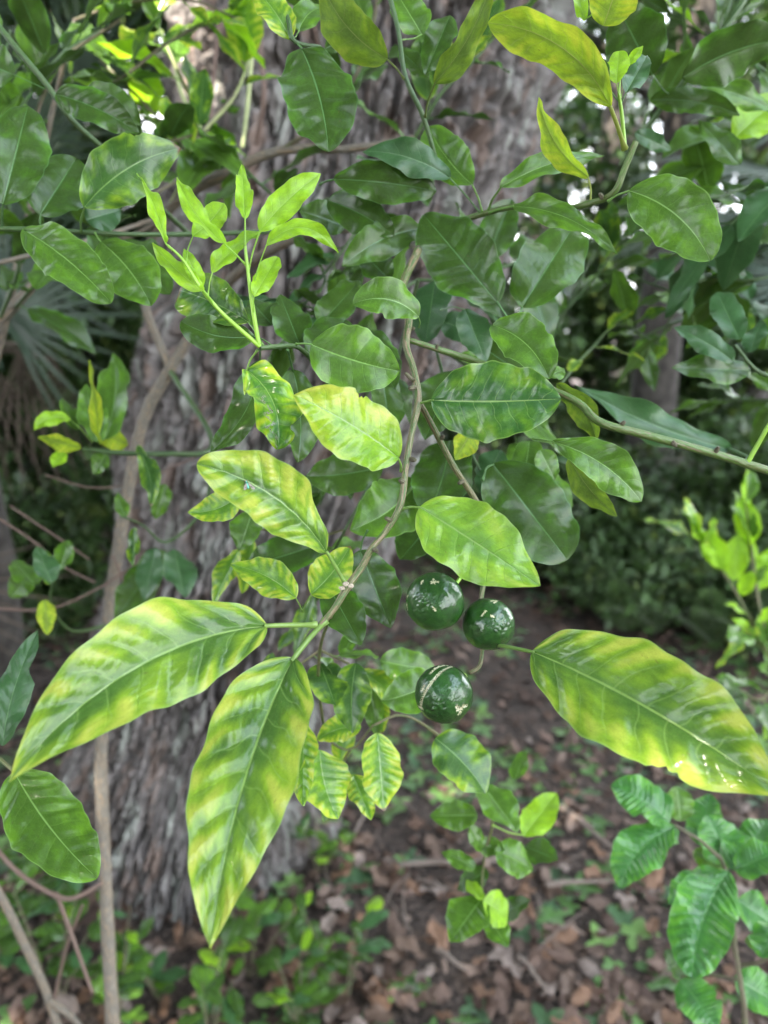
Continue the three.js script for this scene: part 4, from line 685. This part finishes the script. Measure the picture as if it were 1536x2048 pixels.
branch([[870, 690, 0.55, 8], [900, 800, 0.52, 8], [930, 880, 0.51, 7], [960, 940, 0.5, 6]], 'dark', [
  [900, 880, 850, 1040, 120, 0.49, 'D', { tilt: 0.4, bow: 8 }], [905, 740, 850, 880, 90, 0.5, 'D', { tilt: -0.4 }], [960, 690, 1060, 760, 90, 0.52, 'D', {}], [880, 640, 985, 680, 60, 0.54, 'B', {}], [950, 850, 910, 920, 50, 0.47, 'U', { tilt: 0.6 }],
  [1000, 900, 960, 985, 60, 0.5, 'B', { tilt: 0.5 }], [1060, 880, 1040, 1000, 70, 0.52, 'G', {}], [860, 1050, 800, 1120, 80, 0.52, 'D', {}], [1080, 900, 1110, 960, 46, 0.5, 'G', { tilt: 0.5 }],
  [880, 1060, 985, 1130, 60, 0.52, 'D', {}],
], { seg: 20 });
// right side, a little further off
branch([[1640, 770, 0.56, 12], [1520, 745, 0.56, 9], [1470, 690, 0.56, 7]], 'dark', [
  [1480, 680, 1434, 584, 58, 0.55, 'B', { tilt: 0.3, be: 0.6 }], [1468, 724, 1348, 655, 46, 0.55, 'B', { tilt: 0.4, bow: 6 }], [1502, 740, 1344, 736, 58, 0.57, 'D', {}], [1500, 705, 1522, 640, 40, 0.57, 'B', {}], [1530, 700, 1545, 630, 60, 0.6, 'G', {}],
], { seg: 10 });
branch([[1240, 330, 0.6, 6], [1330, 210, 0.58, 9], [1400, 120, 0.56, 11], [1470, 30, 0.55, 12], [1520, -50, 0.55, 12]], 'dark', [
  [1305, 150, 1238, 18, 122, 0.52, 'D', { tilt: 0.35, down: true, be: 0.66, pet: [1340, 190, 0.58] }], [1365, 156, 1560, 80, 100, 0.52, 'D', { tilt: 0.35, down: true, be: 0.66, bow: 12 }], [1300, 200, 1480, 230, 50, 0.58, 'D', { bow: 10 }], [1400, 170, 1560, 230, 40, 0.6, 'G', { bow: 8 }], [1470, 275, 1560, 190, 80, 0.62, 'N', {}], [1480, 330, 1398, 240, 46, 0.6, 'D', {}], [1270, 265, 1342, 300, 34, 0.58, 'B', {}],
], { seg: 20 });
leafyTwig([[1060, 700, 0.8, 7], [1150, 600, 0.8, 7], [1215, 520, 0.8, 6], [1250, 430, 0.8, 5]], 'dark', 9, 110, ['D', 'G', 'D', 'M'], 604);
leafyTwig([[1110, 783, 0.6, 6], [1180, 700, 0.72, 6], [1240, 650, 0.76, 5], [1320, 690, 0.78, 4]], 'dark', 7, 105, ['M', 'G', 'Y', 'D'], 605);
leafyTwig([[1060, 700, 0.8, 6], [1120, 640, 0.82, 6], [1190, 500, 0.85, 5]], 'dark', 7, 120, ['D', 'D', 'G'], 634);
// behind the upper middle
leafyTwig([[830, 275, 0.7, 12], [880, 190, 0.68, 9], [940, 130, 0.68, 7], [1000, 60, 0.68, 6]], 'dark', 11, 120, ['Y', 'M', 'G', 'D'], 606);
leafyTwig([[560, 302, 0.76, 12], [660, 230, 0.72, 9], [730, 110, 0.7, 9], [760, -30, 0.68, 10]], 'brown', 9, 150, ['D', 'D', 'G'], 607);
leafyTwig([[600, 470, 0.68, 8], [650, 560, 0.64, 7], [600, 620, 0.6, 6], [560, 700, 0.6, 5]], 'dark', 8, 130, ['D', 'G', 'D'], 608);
// a second citrus sapling whose leaves fill the upper left, and a third at the right
const leftBase = V(-0.62, 0, -0.98), leftTree = thing('citrus_sapling', 'citrus sapling with many pale leaves spread before the oak bark', 'citrus tree', leftBase), LT = { parent: leftTree, origin: leftBase };
branch([[-110, 1900, 0.95, 24], [-90, 1300, 0.92, 22], [-50, 900, 0.86, 20], [10, 640, 0.82, 20], [60, 420, 0.8, 16], [110, 200, 0.78, 12], [150, 40, 0.78, 9]], 'grey', [], { ...LT, name: 'main_stem', seg: 60, root: [[V(-0.62, -0.08, -0.98), 0.012]] });
branch([[10, 640, 0.82, 14], [100, 545, 0.80, 15], [190, 500, 0.82, 13], [330, 430, 0.81, 11], [400, 270, 0.8, 9], [470, 190, 0.8, 8]], 'grey', [], { ...LT, seg: 40 });
const rightBase = V(0.62, 0, -0.80), rightTree = thing('citrus_sapling', 'dark leaved citrus sapling standing before the fan palm', 'citrus tree', rightBase), RT = { parent: rightTree, origin: rightBase };
branch([[1720, 1700, 0.85, 22], [1690, 1200, 0.8, 20], [1650, 800, 0.76, 18], [1640, 500, 0.72, 16], [1640, 250, 0.7, 14], [1640, 0, 0.7, 10]], 'brown', [], { ...RT, name: 'main_stem', seg: 60, root: [[V(0.62, -0.08, -0.80), 0.012]] });
// blurred leaves at the upper left
leafyTwig([[330, 430, 0.81, 10], [400, 270, 0.8, 9], [350, 130, 0.8, 9], [300, 20, 0.8, 8]], 'vine', 12, 130, ['G', 'M', 'G', 'N', 'Y'], 609, LT);
leafyTwig([[95, 545, 0.8, 12], [60, 300, 0.75, 10], [120, 130, 0.74, 9], [240, 40, 0.74, 7]], 'brown', 12, 140, ['G', 'D', 'G', 'M'], 610, LT);
leafyTwig([[400, 270, 0.8, 9], [470, 190, 0.8, 8], [500, 100, 0.8, 8], [505, -20, 0.8, 8]], 'vine', 7, 120, ['N', 'Y', 'G'], 611, LT);
leafyTwig([[300, 395, 0.7, 8], [380, 330, 0.75, 7], [300, 220, 0.78, 7], [200, 120, 0.8, 6]], 'brown', 9, 120, ['G', 'N', 'Y', 'D', 'G'], 612, LT);
leafyTwig([[0, 640, 0.78, 10], [40, 500, 0.72, 8], [-20, 300, 0.66, 8], [20, 60, 0.66, 6]], 'dark', 8, 150, ['D', 'D', 'G'], 613, LT);
leafyTwig([[1600, 540, 0.7, 8], [1500, 560, 0.7, 7], [1400, 560, 0.72, 6], [1310, 690, 0.75, 4]], 'dark', 10, 125, ['D', 'D', 'G', 'B', 'M'], 601, RT);
leafyTwig([[1640, 330, 0.62, 9], [1540, 380, 0.62, 8], [1440, 460, 0.64, 6], [1330, 520, 0.68, 4]], 'dark', 11, 150, ['D', 'B', 'D', 'G'], 602, RT);
leafyTwig([[1240, 330, 0.7, 7], [1310, 230, 0.7, 7], [1400, 130, 0.68, 7], [1460, 40, 0.66, 8], [1500, -40, 0.66, 9]], 'dark', 9, 150, ['D', 'G', 'D', 'N'], 603, RT);
leafyTwig([[1640, 620, 0.75, 8], [1500, 610, 0.75, 7], [1400, 600, 0.78, 6], [1280, 560, 0.8, 5]], 'dark', 9, 130, ['D', 'D', 'B', 'G'], 631, RT);
leafyTwig([[1640, 440, 0.7, 8], [1520, 500, 0.7, 7], [1440, 560, 0.72, 5]], 'dark', 7, 150, ['D', 'D', 'B'], 632, RT);
leafyTwig([[1640, 180, 0.72, 8], [1530, 240, 0.72, 7], [1420, 330, 0.74, 6], [1320, 360, 0.76, 5]], 'dark', 9, 150, ['D', 'D', 'G', 'D'], 633, RT);
leafyTwig([[1640, 250, 0.7, 8], [1540, 150, 0.7, 7], [1450, 90, 0.7, 6], [1330, 30, 0.7, 5]], 'dark', 8, 150, ['D', 'D', 'G', 'N'], 641, RT);
leafyTwig([[1640, 500, 0.72, 8], [1520, 420, 0.74, 7], [1420, 400, 0.76, 6], [1300, 420, 0.8, 5]], 'dark', 10, 140, ['D', 'D', 'B', 'D', 'G'], 642, RT);
leafyTwig([[1650, 800, 0.76, 8], [1540, 800, 0.8, 7], [1430, 800, 0.85, 6]], 'dark', 8, 110, ['D', 'G', 'D'], 643, RT);
leafyTwig([[1640, 640, 0.76, 8], [1500, 680, 0.85, 7], [1380, 640, 0.9, 6], [1250, 690, 0.95, 5]], 'dark', 10, 110, ['D', 'G', 'D', 'M'], 644, RT);
leafyTwig([[110, 200, 0.78, 9], [220, 170, 0.76, 8], [330, 90, 0.76, 7], [420, 40, 0.76, 6]], 'brown', 12, 125, ['G', 'M', 'N', 'G', 'Y'], 651, LT);
leafyTwig([[60, 420, 0.8, 9], [200, 370, 0.74, 8], [300, 300, 0.74, 7], [420, 260, 0.74, 6]], 'brown', 11, 125, ['G', 'D', 'G', 'M', 'D'], 652, LT);
leafyTwig([[10, 640, 0.82, 9], [80, 560, 0.72, 8], [160, 500, 0.66, 7], [240, 440, 0.64, 6]], 'dark', 9, 130, ['D', 'D', 'G'], 653, LT);
leafyTwig([[150, 40, 0.78, 8], [240, 10, 0.76, 7], [380, 0, 0.74, 6], [480, 40, 0.74, 5]], 'brown', 9, 120, ['G', 'M', 'N', 'Y'], 654, LT);
leafyTwig([[-50, 300, 0.7, 9], [30, 230, 0.66, 8], [110, 120, 0.66, 7], [200, 60, 0.68, 6]], 'dark', 9, 130, ['D', 'G', 'G'], 655, LT);
leafyTwig([[400, 270, 0.8, 8], [480, 330, 0.74, 7], [560, 400, 0.7, 6], [640, 430, 0.68, 5]], 'dark', 9, 130, ['D', 'D', 'G'], 656, LT);
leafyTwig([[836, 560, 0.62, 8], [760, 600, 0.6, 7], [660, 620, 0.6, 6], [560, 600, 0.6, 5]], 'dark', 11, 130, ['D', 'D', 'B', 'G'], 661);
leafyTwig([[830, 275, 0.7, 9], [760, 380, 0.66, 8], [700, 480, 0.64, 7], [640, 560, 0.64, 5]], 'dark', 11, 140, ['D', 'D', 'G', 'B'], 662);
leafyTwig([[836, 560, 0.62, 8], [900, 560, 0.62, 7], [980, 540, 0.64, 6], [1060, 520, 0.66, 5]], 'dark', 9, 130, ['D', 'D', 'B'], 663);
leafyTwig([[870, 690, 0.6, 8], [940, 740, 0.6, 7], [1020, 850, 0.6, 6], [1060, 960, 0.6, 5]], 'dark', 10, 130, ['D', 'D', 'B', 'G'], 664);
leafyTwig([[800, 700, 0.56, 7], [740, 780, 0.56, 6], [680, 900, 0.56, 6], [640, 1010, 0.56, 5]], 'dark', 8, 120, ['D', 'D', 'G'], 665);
leafyTwig([[690, 1060, 0.54, 6], [600, 1080, 0.54, 6], [520, 1060, 0.55, 5], [470, 1100, 0.56, 4]], 'green', 6, 105, ['G', 'Y', 'D', 'M'], 667);
leafyTwig([[640, 1300, 0.5, 6], [590, 1340, 0.5, 6], [560, 1420, 0.52, 5]], 'green', 5, 90, ['Y', 'M', 'G'], 668);
leafyTwig([[640, 1300, 0.5, 6], [720, 1340, 0.58, 6], [800, 1390, 0.6, 5]], 'green', 6, 100, ['M', 'G', 'Y', 'G'], 666);
// left middle: thorny twig with pale young leaves
branch([[340, 740, 0.86, 12], [420, 900, 0.72, 13], [330, 908, 0.68, 13], [240, 906, 0.66, 12], [165, 898, 0.65, 9]], 'dark', [
  [195, 886, 172, 768, 54, 0.65, 'G', {}], [206, 882, 226, 706, 62, 0.66, 'G', { bow: -12 }], [140, 838, 68, 860, 32, 0.64, 'N', { bow: 12, pet: [185, 885, 0.65] }], [152, 862, 124, 795, 30, 0.66, 'G', {}], [162, 896, 76, 874, 32, 0.64, 'U', {}], [126, 904, 106, 934, 30, 0.64, 'N', {}], [255, 888, 188, 858, 44, 0.68, 'U', {}], [276, 892, 302, 1012, 38, 0.66, 'M', { bow: 10 }], [212, 908, 186, 948, 36, 0.68, 'G', {}], [230, 900, 180, 790, 50, 0.7, 'U', {}], [200, 890, 180, 720, 20, 0.64, 'U', {}],
], { seg: 40 });
branch([[420, 900, 0.72, 9], [410, 1010, 0.74, 8], [330, 1085, 0.74, 7], [285, 1050, 0.72, 5], [240, 1032, 0.72, 4]], 'dark', [
  [330, 968, 310, 1038, 42, 0.72, 'G', {}], [268, 1056, 265, 1132, 24, 0.7, 'M', {}], [250, 1035, 235, 985, 26, 0.72, 'G', {}], [310, 1095, 290, 1200, 50, 0.75, 'B', {}], [350, 1100, 370, 1195, 60, 0.78, 'B', {}], [330, 1100, 230, 1240, 70, 0.8, 'D', {}]], { seg: 24 });
branch([[216, 1250, 0.93, 8], [140, 1260, 0.8, 7], [100, 1200, 0.72, 6], [105, 1165, 0.7, 4]], 'dark', [
  [104, 1164, 74, 1092, 44, 0.68, 'B', {}], [100, 1170, 92, 1100, 30, 0.72, 'M', {}], [70, 1170, 30, 1120, 50, 0.76, 'G', {}], [90, 1200, 95, 1270, 36, 0.68, 'U', {}], [120, 1140, 135, 1080, 40, 0.78, 'G', {}], [60, 1150, 20, 1195, 50, 0.78, 'G', {}]], { seg: 14 });
// straggling twigs low behind the fruit
leafyTwig([[690, 1060, 0.53, 6], [640, 1160, 0.6, 6], [600, 1270, 0.64, 5]], 'dark', 6, 100, ['D', 'G', 'M'], 614);
leafyTwig([[700, 1500, 0.55, 6], [660, 1560, 0.6, 6], [600, 1590, 0.62, 5]], 'green', 5, 100, ['Y', 'M', 'G'], 615);

// ------------------------------------------------------------------ fly on the yellow leaf
{
  let best = 1e9, at = null, nn = null;
  citrus.traverse((m) => { if (m.material === HM.h2) { const p = m.geometry.attributes.position, n = m.geometry.attributes.normal; for (let i = 0; i < p.count; i++) { const q = V(p.getX(i), p.getY(i), p.getZ(i)).add(m.position).add(citrusBase), s = proj(q), e = Math.hypot(s[0] - 492, s[1] - 972); if (e < best) { best = e; at = q; nn = V(n.getX(i), n.getY(i), n.getZ(i)); } } } });
  if (nn.dot(EYE.clone().sub(at)) < 0) nn.negate();
  const fly = thing('fly', 'tiny metallic green long legged fly resting on a yellow leaf', 'fly', at), fw = RIGHT.clone().multiplyScalar(-0.1).addScaledVector(UPV, 0.9).addScaledVector(nn, -UPV.dot(nn) * 0.9).normalize(), sx = fw.clone().cross(nn).normalize();
  fly.setRotationFromMatrix(new THREE.Matrix4().makeBasis(sx, nn, fw.clone().negate()));
  const metal = new THREE.MeshPhysicalMaterial({ color: new THREE.Color().setRGB(0.10, 0.34, 0.26), metalness: 0.9, roughness: 0.28 }), dk = new THREE.MeshStandardMaterial({ color: new THREE.Color().setRGB(0.03, 0.022, 0.018), roughness: 0.6 });
  const body = new THREE.LatheGeometry([[0.00005, -0.0022], [0.00045, -0.0019], [0.0006, -0.0012], [0.00052, -0.0009], [0.00068, -0.0004], [0.0008, 0.0003], [0.00062, 0.0009], [0.00025, 0.0012], [0.0005, 0.0014], [0.0006, 0.0018], [0.0003, 0.0022], [0.00002, 0.0023]].map(([r, y]) => new THREE.Vector2(r, y)), 14);
  body.rotateX(-Math.PI / 2); body.translate(0, 0.0013, 0); add(fly, 'body', body, metal);
  for (const s of [-1, 1]) { const e = new THREE.SphereGeometry(0.00036, 10, 8); add(fly, 'eye', e, new THREE.MeshStandardMaterial({ color: new THREE.Color().setRGB(0.16, 0.03, 0.02), roughness: 0.3 }), V(s * 0.00042, 0.0015, -0.0018)); }
  const wing = new THREE.MeshPhysicalMaterial({ color: new THREE.Color().setRGB(0.42, 0.34, 0.28), roughness: 0.5, transmission: 0.55, thickness: 0, side: THREE.DoubleSide });
  for (const s of [-1, 1]) add(fly, 'wing', leafShape({ base: V(s * 0.0004, 0.0019, -0.0004), tip: V(s * 0.0027, 0.0019, 0.0027), side: V(0.7, 0.1, -s * 0.7), half: 0.0007, fold: 0, rows: 12, cols: 3, quilt: 0, wave: 0.02, seed: 3, al: 0.7, be: 0.35 }), wing, V(s * 0.0004, 0.0019, -0.0004));
  for (const s of [-1, 1]) for (const [z, reach, fz] of [[-0.0006, 0.0028, -0.0026], [0.0, 0.0034, 0.0002], [0.0005, 0.0034, 0.0032]]) add(fly, 'leg', tube([[V(s * 0.0004, 0.0010, z), 0.00010], [V(s * reach * 0.55, 0.0021, (z + fz) / 2), 0.00008], [V(s * reach, 0.0001, fz), 0.00004]], 8, 5, 0), dk);
}

// ------------------------------------------------------------------ shrubs in the foreground
function shrub(label, list, mat, leaves, root, group) {
  const o = V(root.x, 0, root.z), t = thing('shrub', label, 'shrub', o, group);
  const b = branch(list, mat, leaves, { parent: t, origin: o, name: 'stem', root: [[V(root.x, -0.05, root.z), 0.007], [V(root.x, P(...list[0]).y * 0.5, root.z), 0.006]] });
  return [t, o];
}
{ // glossy quilted shrub at the lower right
  const root = V(0.36, 0, -0.66), W = (q) => ({ quilt: 0.011, n: 12, rows: 70, cols: 12, arch: 0.14, be: 0.75, fold: 0.3, wave: 0.07, fine: 0.006, ...q });
  const [t, o] = shrub('glossy dark green shrub with deeply quilted veined leaves', [[1490, 2060, 0.76, 14], [1470, 1900, 0.76, 12], [1455, 1740, 0.76, 10], [1400, 1680, 0.75, 8], [1350, 1650, 0.75, 6]], 'brown', [
    [1340, 1646, 1222, 1572, 80, 0.75, 'W', W({ bow: 10 })], [1345, 1656, 1238, 1776, 90, 0.74, 'W', W({ bow: -16 })], [1456, 1742, 1384, 1958, 122, 0.74, 'W', W({ d2: 0.70, bow: -14, tilt: 0.1, be: 0.6 })], [1440, 1742, 1336, 1806, 62, 0.77, 'W', W({})], [1362, 1642, 1354, 1572, 54, 0.76, 'G', W({})],
    [1456, 1726, 1416, 1630, 86, 0.78, 'W', W({})], [1462, 1740, 1536, 1640, 80, 0.76, 'W', W({})], [1470, 1740, 1560, 1700, 70, 0.75, 'W', W({})], [1400, 1690, 1420, 1590, 66, 0.8, 'W', W({})], [1475, 1800, 1545, 1850, 70, 0.79, 'W', W({})], [1350, 1655, 1290, 1690, 60, 0.77, 'W', W({})], [1460, 1735, 1390, 1700, 56, 0.8, 'G', W({})],
  ], root);
  branch([[1480, 1960, 0.77, 8], [1420, 1950, 0.80, 7], [1362, 1955, 0.82, 5]], 'brown', [[1362, 1958, 1436, 2056, 84, 0.8, 'W', W({})], [1380, 1955, 1330, 1900, 50, 0.84, 'D', W({})], [1470, 1955, 1560, 2010, 80, 0.8, 'W', W({})]], { parent: t, origin: o, name: 'stem' });
  branch([[1480, 1930, 0.77, 8], [1530, 1920, 0.75, 7], [1570, 1880, 0.74, 5]], 'brown', [[1560, 1850, 1522, 1915, 70, 0.74, 'W', W({})], [1565, 1890, 1490, 1880, 44, 0.76, 'G', W({})]], { parent: t, origin: o, name: 'stem' });
}
{ // bright green bush at the right edge
  const root = V(0.78, 0, -1.2);
  const [t, o] = shrub('bright yellow green bush lit at the wood edge', [[1600, 1500, 1.15, 9], [1560, 1350, 1.15, 8], [1520, 1220, 1.15, 6], [1500, 1100, 1.15, 4], [1495, 1000, 1.15, 3]], 'brown', [], root);
  leafyTwig([[1600, 1500, 1.15, 8], [1530, 1300, 1.15, 6], [1490, 1260, 1.12, 4]], 'green', 10, 95, ['N', 'G', 'Y', 'G'], 621, { parent: t, origin: o, name: 'stem' });
  leafyTwig([[1560, 1350, 1.15, 6], [1450, 1150, 1.15, 5], [1385, 1070, 1.15, 3]], 'green', 12, 85, ['N', 'Y', 'G', 'N'], 622, { parent: t, origin: o, name: 'stem', lift: 0.5 });
  leafyTwig([[1520, 1220, 1.15, 6], [1505, 1100, 1.15, 5], [1490, 1000, 1.15, 3]], 'green', 12, 80, ['N', 'N', 'G'], 623, { parent: t, origin: o, name: 'stem', lift: 0.6 });
  leafyTwig([[1560, 1350, 1.15, 6], [1520, 1400, 1.1, 5], [1480, 1380, 1.08, 4]], 'green', 6, 90, ['G', 'D', 'G'], 624, { parent: t, origin: o, name: 'stem' });
}
// small leaved plants in front of the oak's foot
{
  const sl = [0, 1, 2].map((k) => leafShape({ base: V(0, 0, 0), tip: V(0, 0.05, 1), side: V(1, 0, 0), half: 0.24 + 0.03 * k, bow: V(0, 0.12 + 0.05 * k, 0), fold: 0.3, wave: 0.04, rows: 12, cols: 4, seed: 90 + k, pet: V(0, -0.03, -0.16), petR: 0.018, al: 0.6, be: 0.55 }));
  const rows = [
    [500, 1960, 0.26, 4, 26, 'low shiny leaved plant growing against the oak foot'], [690, 2010, 0.22, 4, 22, 'low plant with pale veined leaves in the open litter'], [330, 2010, 0.22, 3, 18, 'leafy plant beside the slender grey stem'], [110, 2030, 0.30, 4, 26, 'leafy plant crowding round the leaning sapling'], [-10, 1950, 0.36, 4, 24, 'leafy plant by the reddish vine'],
    [600, 2080, 0.20, 4, 20, 'dark leaved plant low in front of the others'], [420, 2100, 0.2, 4, 20, 'small plant with rounded leaves under the big yellow leaf'], [240, 2090, 0.24, 4, 20, 'leafy plant at the foot of the slender grey stem'], [640, 1760, 0.16, 3, 12, 'small weed sprouting beside the dark oak root'], [140, 1900, 0.25, 3, 16, 'thin plant climbing through the reddish vine'],
  ];
  rows.forEach(([x, y, h, ns, nl, label], i) => {
    const R = rng(700 + i), root = G(x, y), t = thing('low_plant', label, 'plant', root, 'small plants round the oak foot');
    for (let s = 0; s < ns; s++) {
      const a = R() * 6.283, tip = V(Math.cos(a) * h * 0.6 * R(), h * (0.6 + 0.5 * R()), Math.sin(a) * h * 0.6 * R()), pts = [V(0, -0.03, 0), tip.clone().multiplyScalar(0.5).add(V(0, 0.02, 0)), tip], c = new THREE.CatmullRomCurve3(pts);
      const st = add(t, 'stem', tube(pts.map((p, k) => [p, 0.0032 - 0.0011 * k]), 10, 6, 0.04), STEM.brown);
      for (let k = 0; k < nl / ns; k++) {
        const q = 0.25 + 0.75 * (k + R() * 0.5) / (nl / ns), b = R() * 6.283, cls = R() < 0.06 ? 'N' : R() < 0.5 ? 'D' : R() < 0.5 ? 'B' : 'G';
        const m = add(st, 'leaf', sl[Math.floor(R() * 3)], M[cls][Math.floor(R() * M[cls].length)], c.getPoint(Math.min(1, q)).add(V(Math.cos(b), 0, Math.sin(b)).multiplyScalar(0.006)));
        m.rotation.set(-0.5 + 0.8 * R(), Math.PI / 2 - b, 0.5 * (R() - 0.5), 'YXZ'); m.scale.setScalar(0.042 + 0.034 * R());
      }
    }
  });
}
// leaning sapling at the lower left, vines
function vine(name, label, category, lists, mat, rootAt) {
  const o = rootAt ?? P(...lists[0][0]), t = thing(name, label, category, o);
  for (const l of lists) branch(l, mat, [], { parent: t, origin: o, name: 'stem', seg: 30, rad: 7, knob: 0.12 });
  return t;
}
{
  const g0 = G(150, 2200);
  const t = thing('sapling', 'thin leaning grey sapling beside the slender stem', 'sapling', g0);
  branch([[-60, 1690, 0.95, 18], [0, 1790, 0.96, 19], [50, 1890, 0.98, 20], [95, 1990, 1.0, 20], [118, 2060, 1.01, 20]], 'grey', [], { parent: t, origin: g0, name: 'stem', seg: 40 });
  const last = P(118, 2060, 1.01); add(t, 'stem', tube([[last, 20 / 2 / FPX], [last.clone().lerp(g0, 0.5), 0.0075], [V(g0.x, g0.y - 0.05, g0.z), 0.009]], 12, 9, 0.06, g0), STEM.grey);
  add(t, 'side_shoot', tube([[P(100, 2000, 1.0), 0.005], [P(150, 2040, 1.0), 0.004], [P(180, 2080, 0.98), 0.003]], 8, 7, 0.06, g0), STEM.grey);
}
vine('bare_vine', 'bare reddish vine looping past the grey stem', 'vine', [[[-40, 1650, 0.9, 10], [20, 1730, 0.9, 11], [80, 1775, 0.9, 11], [140, 1798, 0.9, 11], [205, 1765, 0.92, 10]], [[112, 1786, 0.9, 10], [140, 1860, 0.9, 10], [165, 1930, 0.9, 9], [185, 1985, 0.9, 8]], [[165, 1810, 0.95, 8], [135, 1890, 0.98, 8], [110, 1990, 1.0, 8], [95, 2060, 1.02, 7]]], 'red');
vine('bare_vine', 'thin brown bare twig crossing the oak bark on the left', 'vine', [[[-30, 1215, 0.85, 7], [60, 1220, 0.85, 7], [120, 1212, 0.85, 6], [190, 1180, 0.86, 6], [240, 1150, 0.87, 6], [320, 1100, 0.88, 5]], [[-30, 1020, 0.85, 6], [60, 1078, 0.85, 6], [130, 1135, 0.86, 5], [190, 1165, 0.87, 5]], [[20, 1012, 0.86, 5], [80, 1052, 0.86, 5], [130, 1085, 0.87, 5], [180, 1120, 0.88, 4]], [[225, 1110, 0.87, 5], [245, 1160, 0.87, 5], [250, 1200, 0.87, 4]], [[90, 950, 0.86, 4], [180, 975, 0.88, 4], [260, 968, 0.9, 4], [390, 915, 0.9, 4]]], 'red');
vine('hanging_vine', 'pale green jointed vine hanging down the oak bark', 'vine', [[[505, -30, 0.9, 10], [504, 90, 0.9, 10], [497, 190, 0.9, 10], [485, 295, 0.9, 9]], [[348, 115, 0.92, 9], [358, 170, 0.92, 10], [378, 220, 0.92, 9], [418, 280, 0.92, 8]]], 'vine');
vine('hanging_vine', 'reddish brown vine stem climbing the oak bark', 'vine', [[[525, -30, 1.15, 12], [520, 80, 1.2, 13], [528, 190, 1.2, 13], [512, 290, 1.25, 11]], [[440, 20, 1.3, 9], [430, 120, 1.3, 10], [420, 250, 1.3, 9]], [[600, -30, 1.1, 8], [630, 60, 1.15, 8], [640, 130, 1.2, 7]]], 'red');

renderer.render(scene, camera);
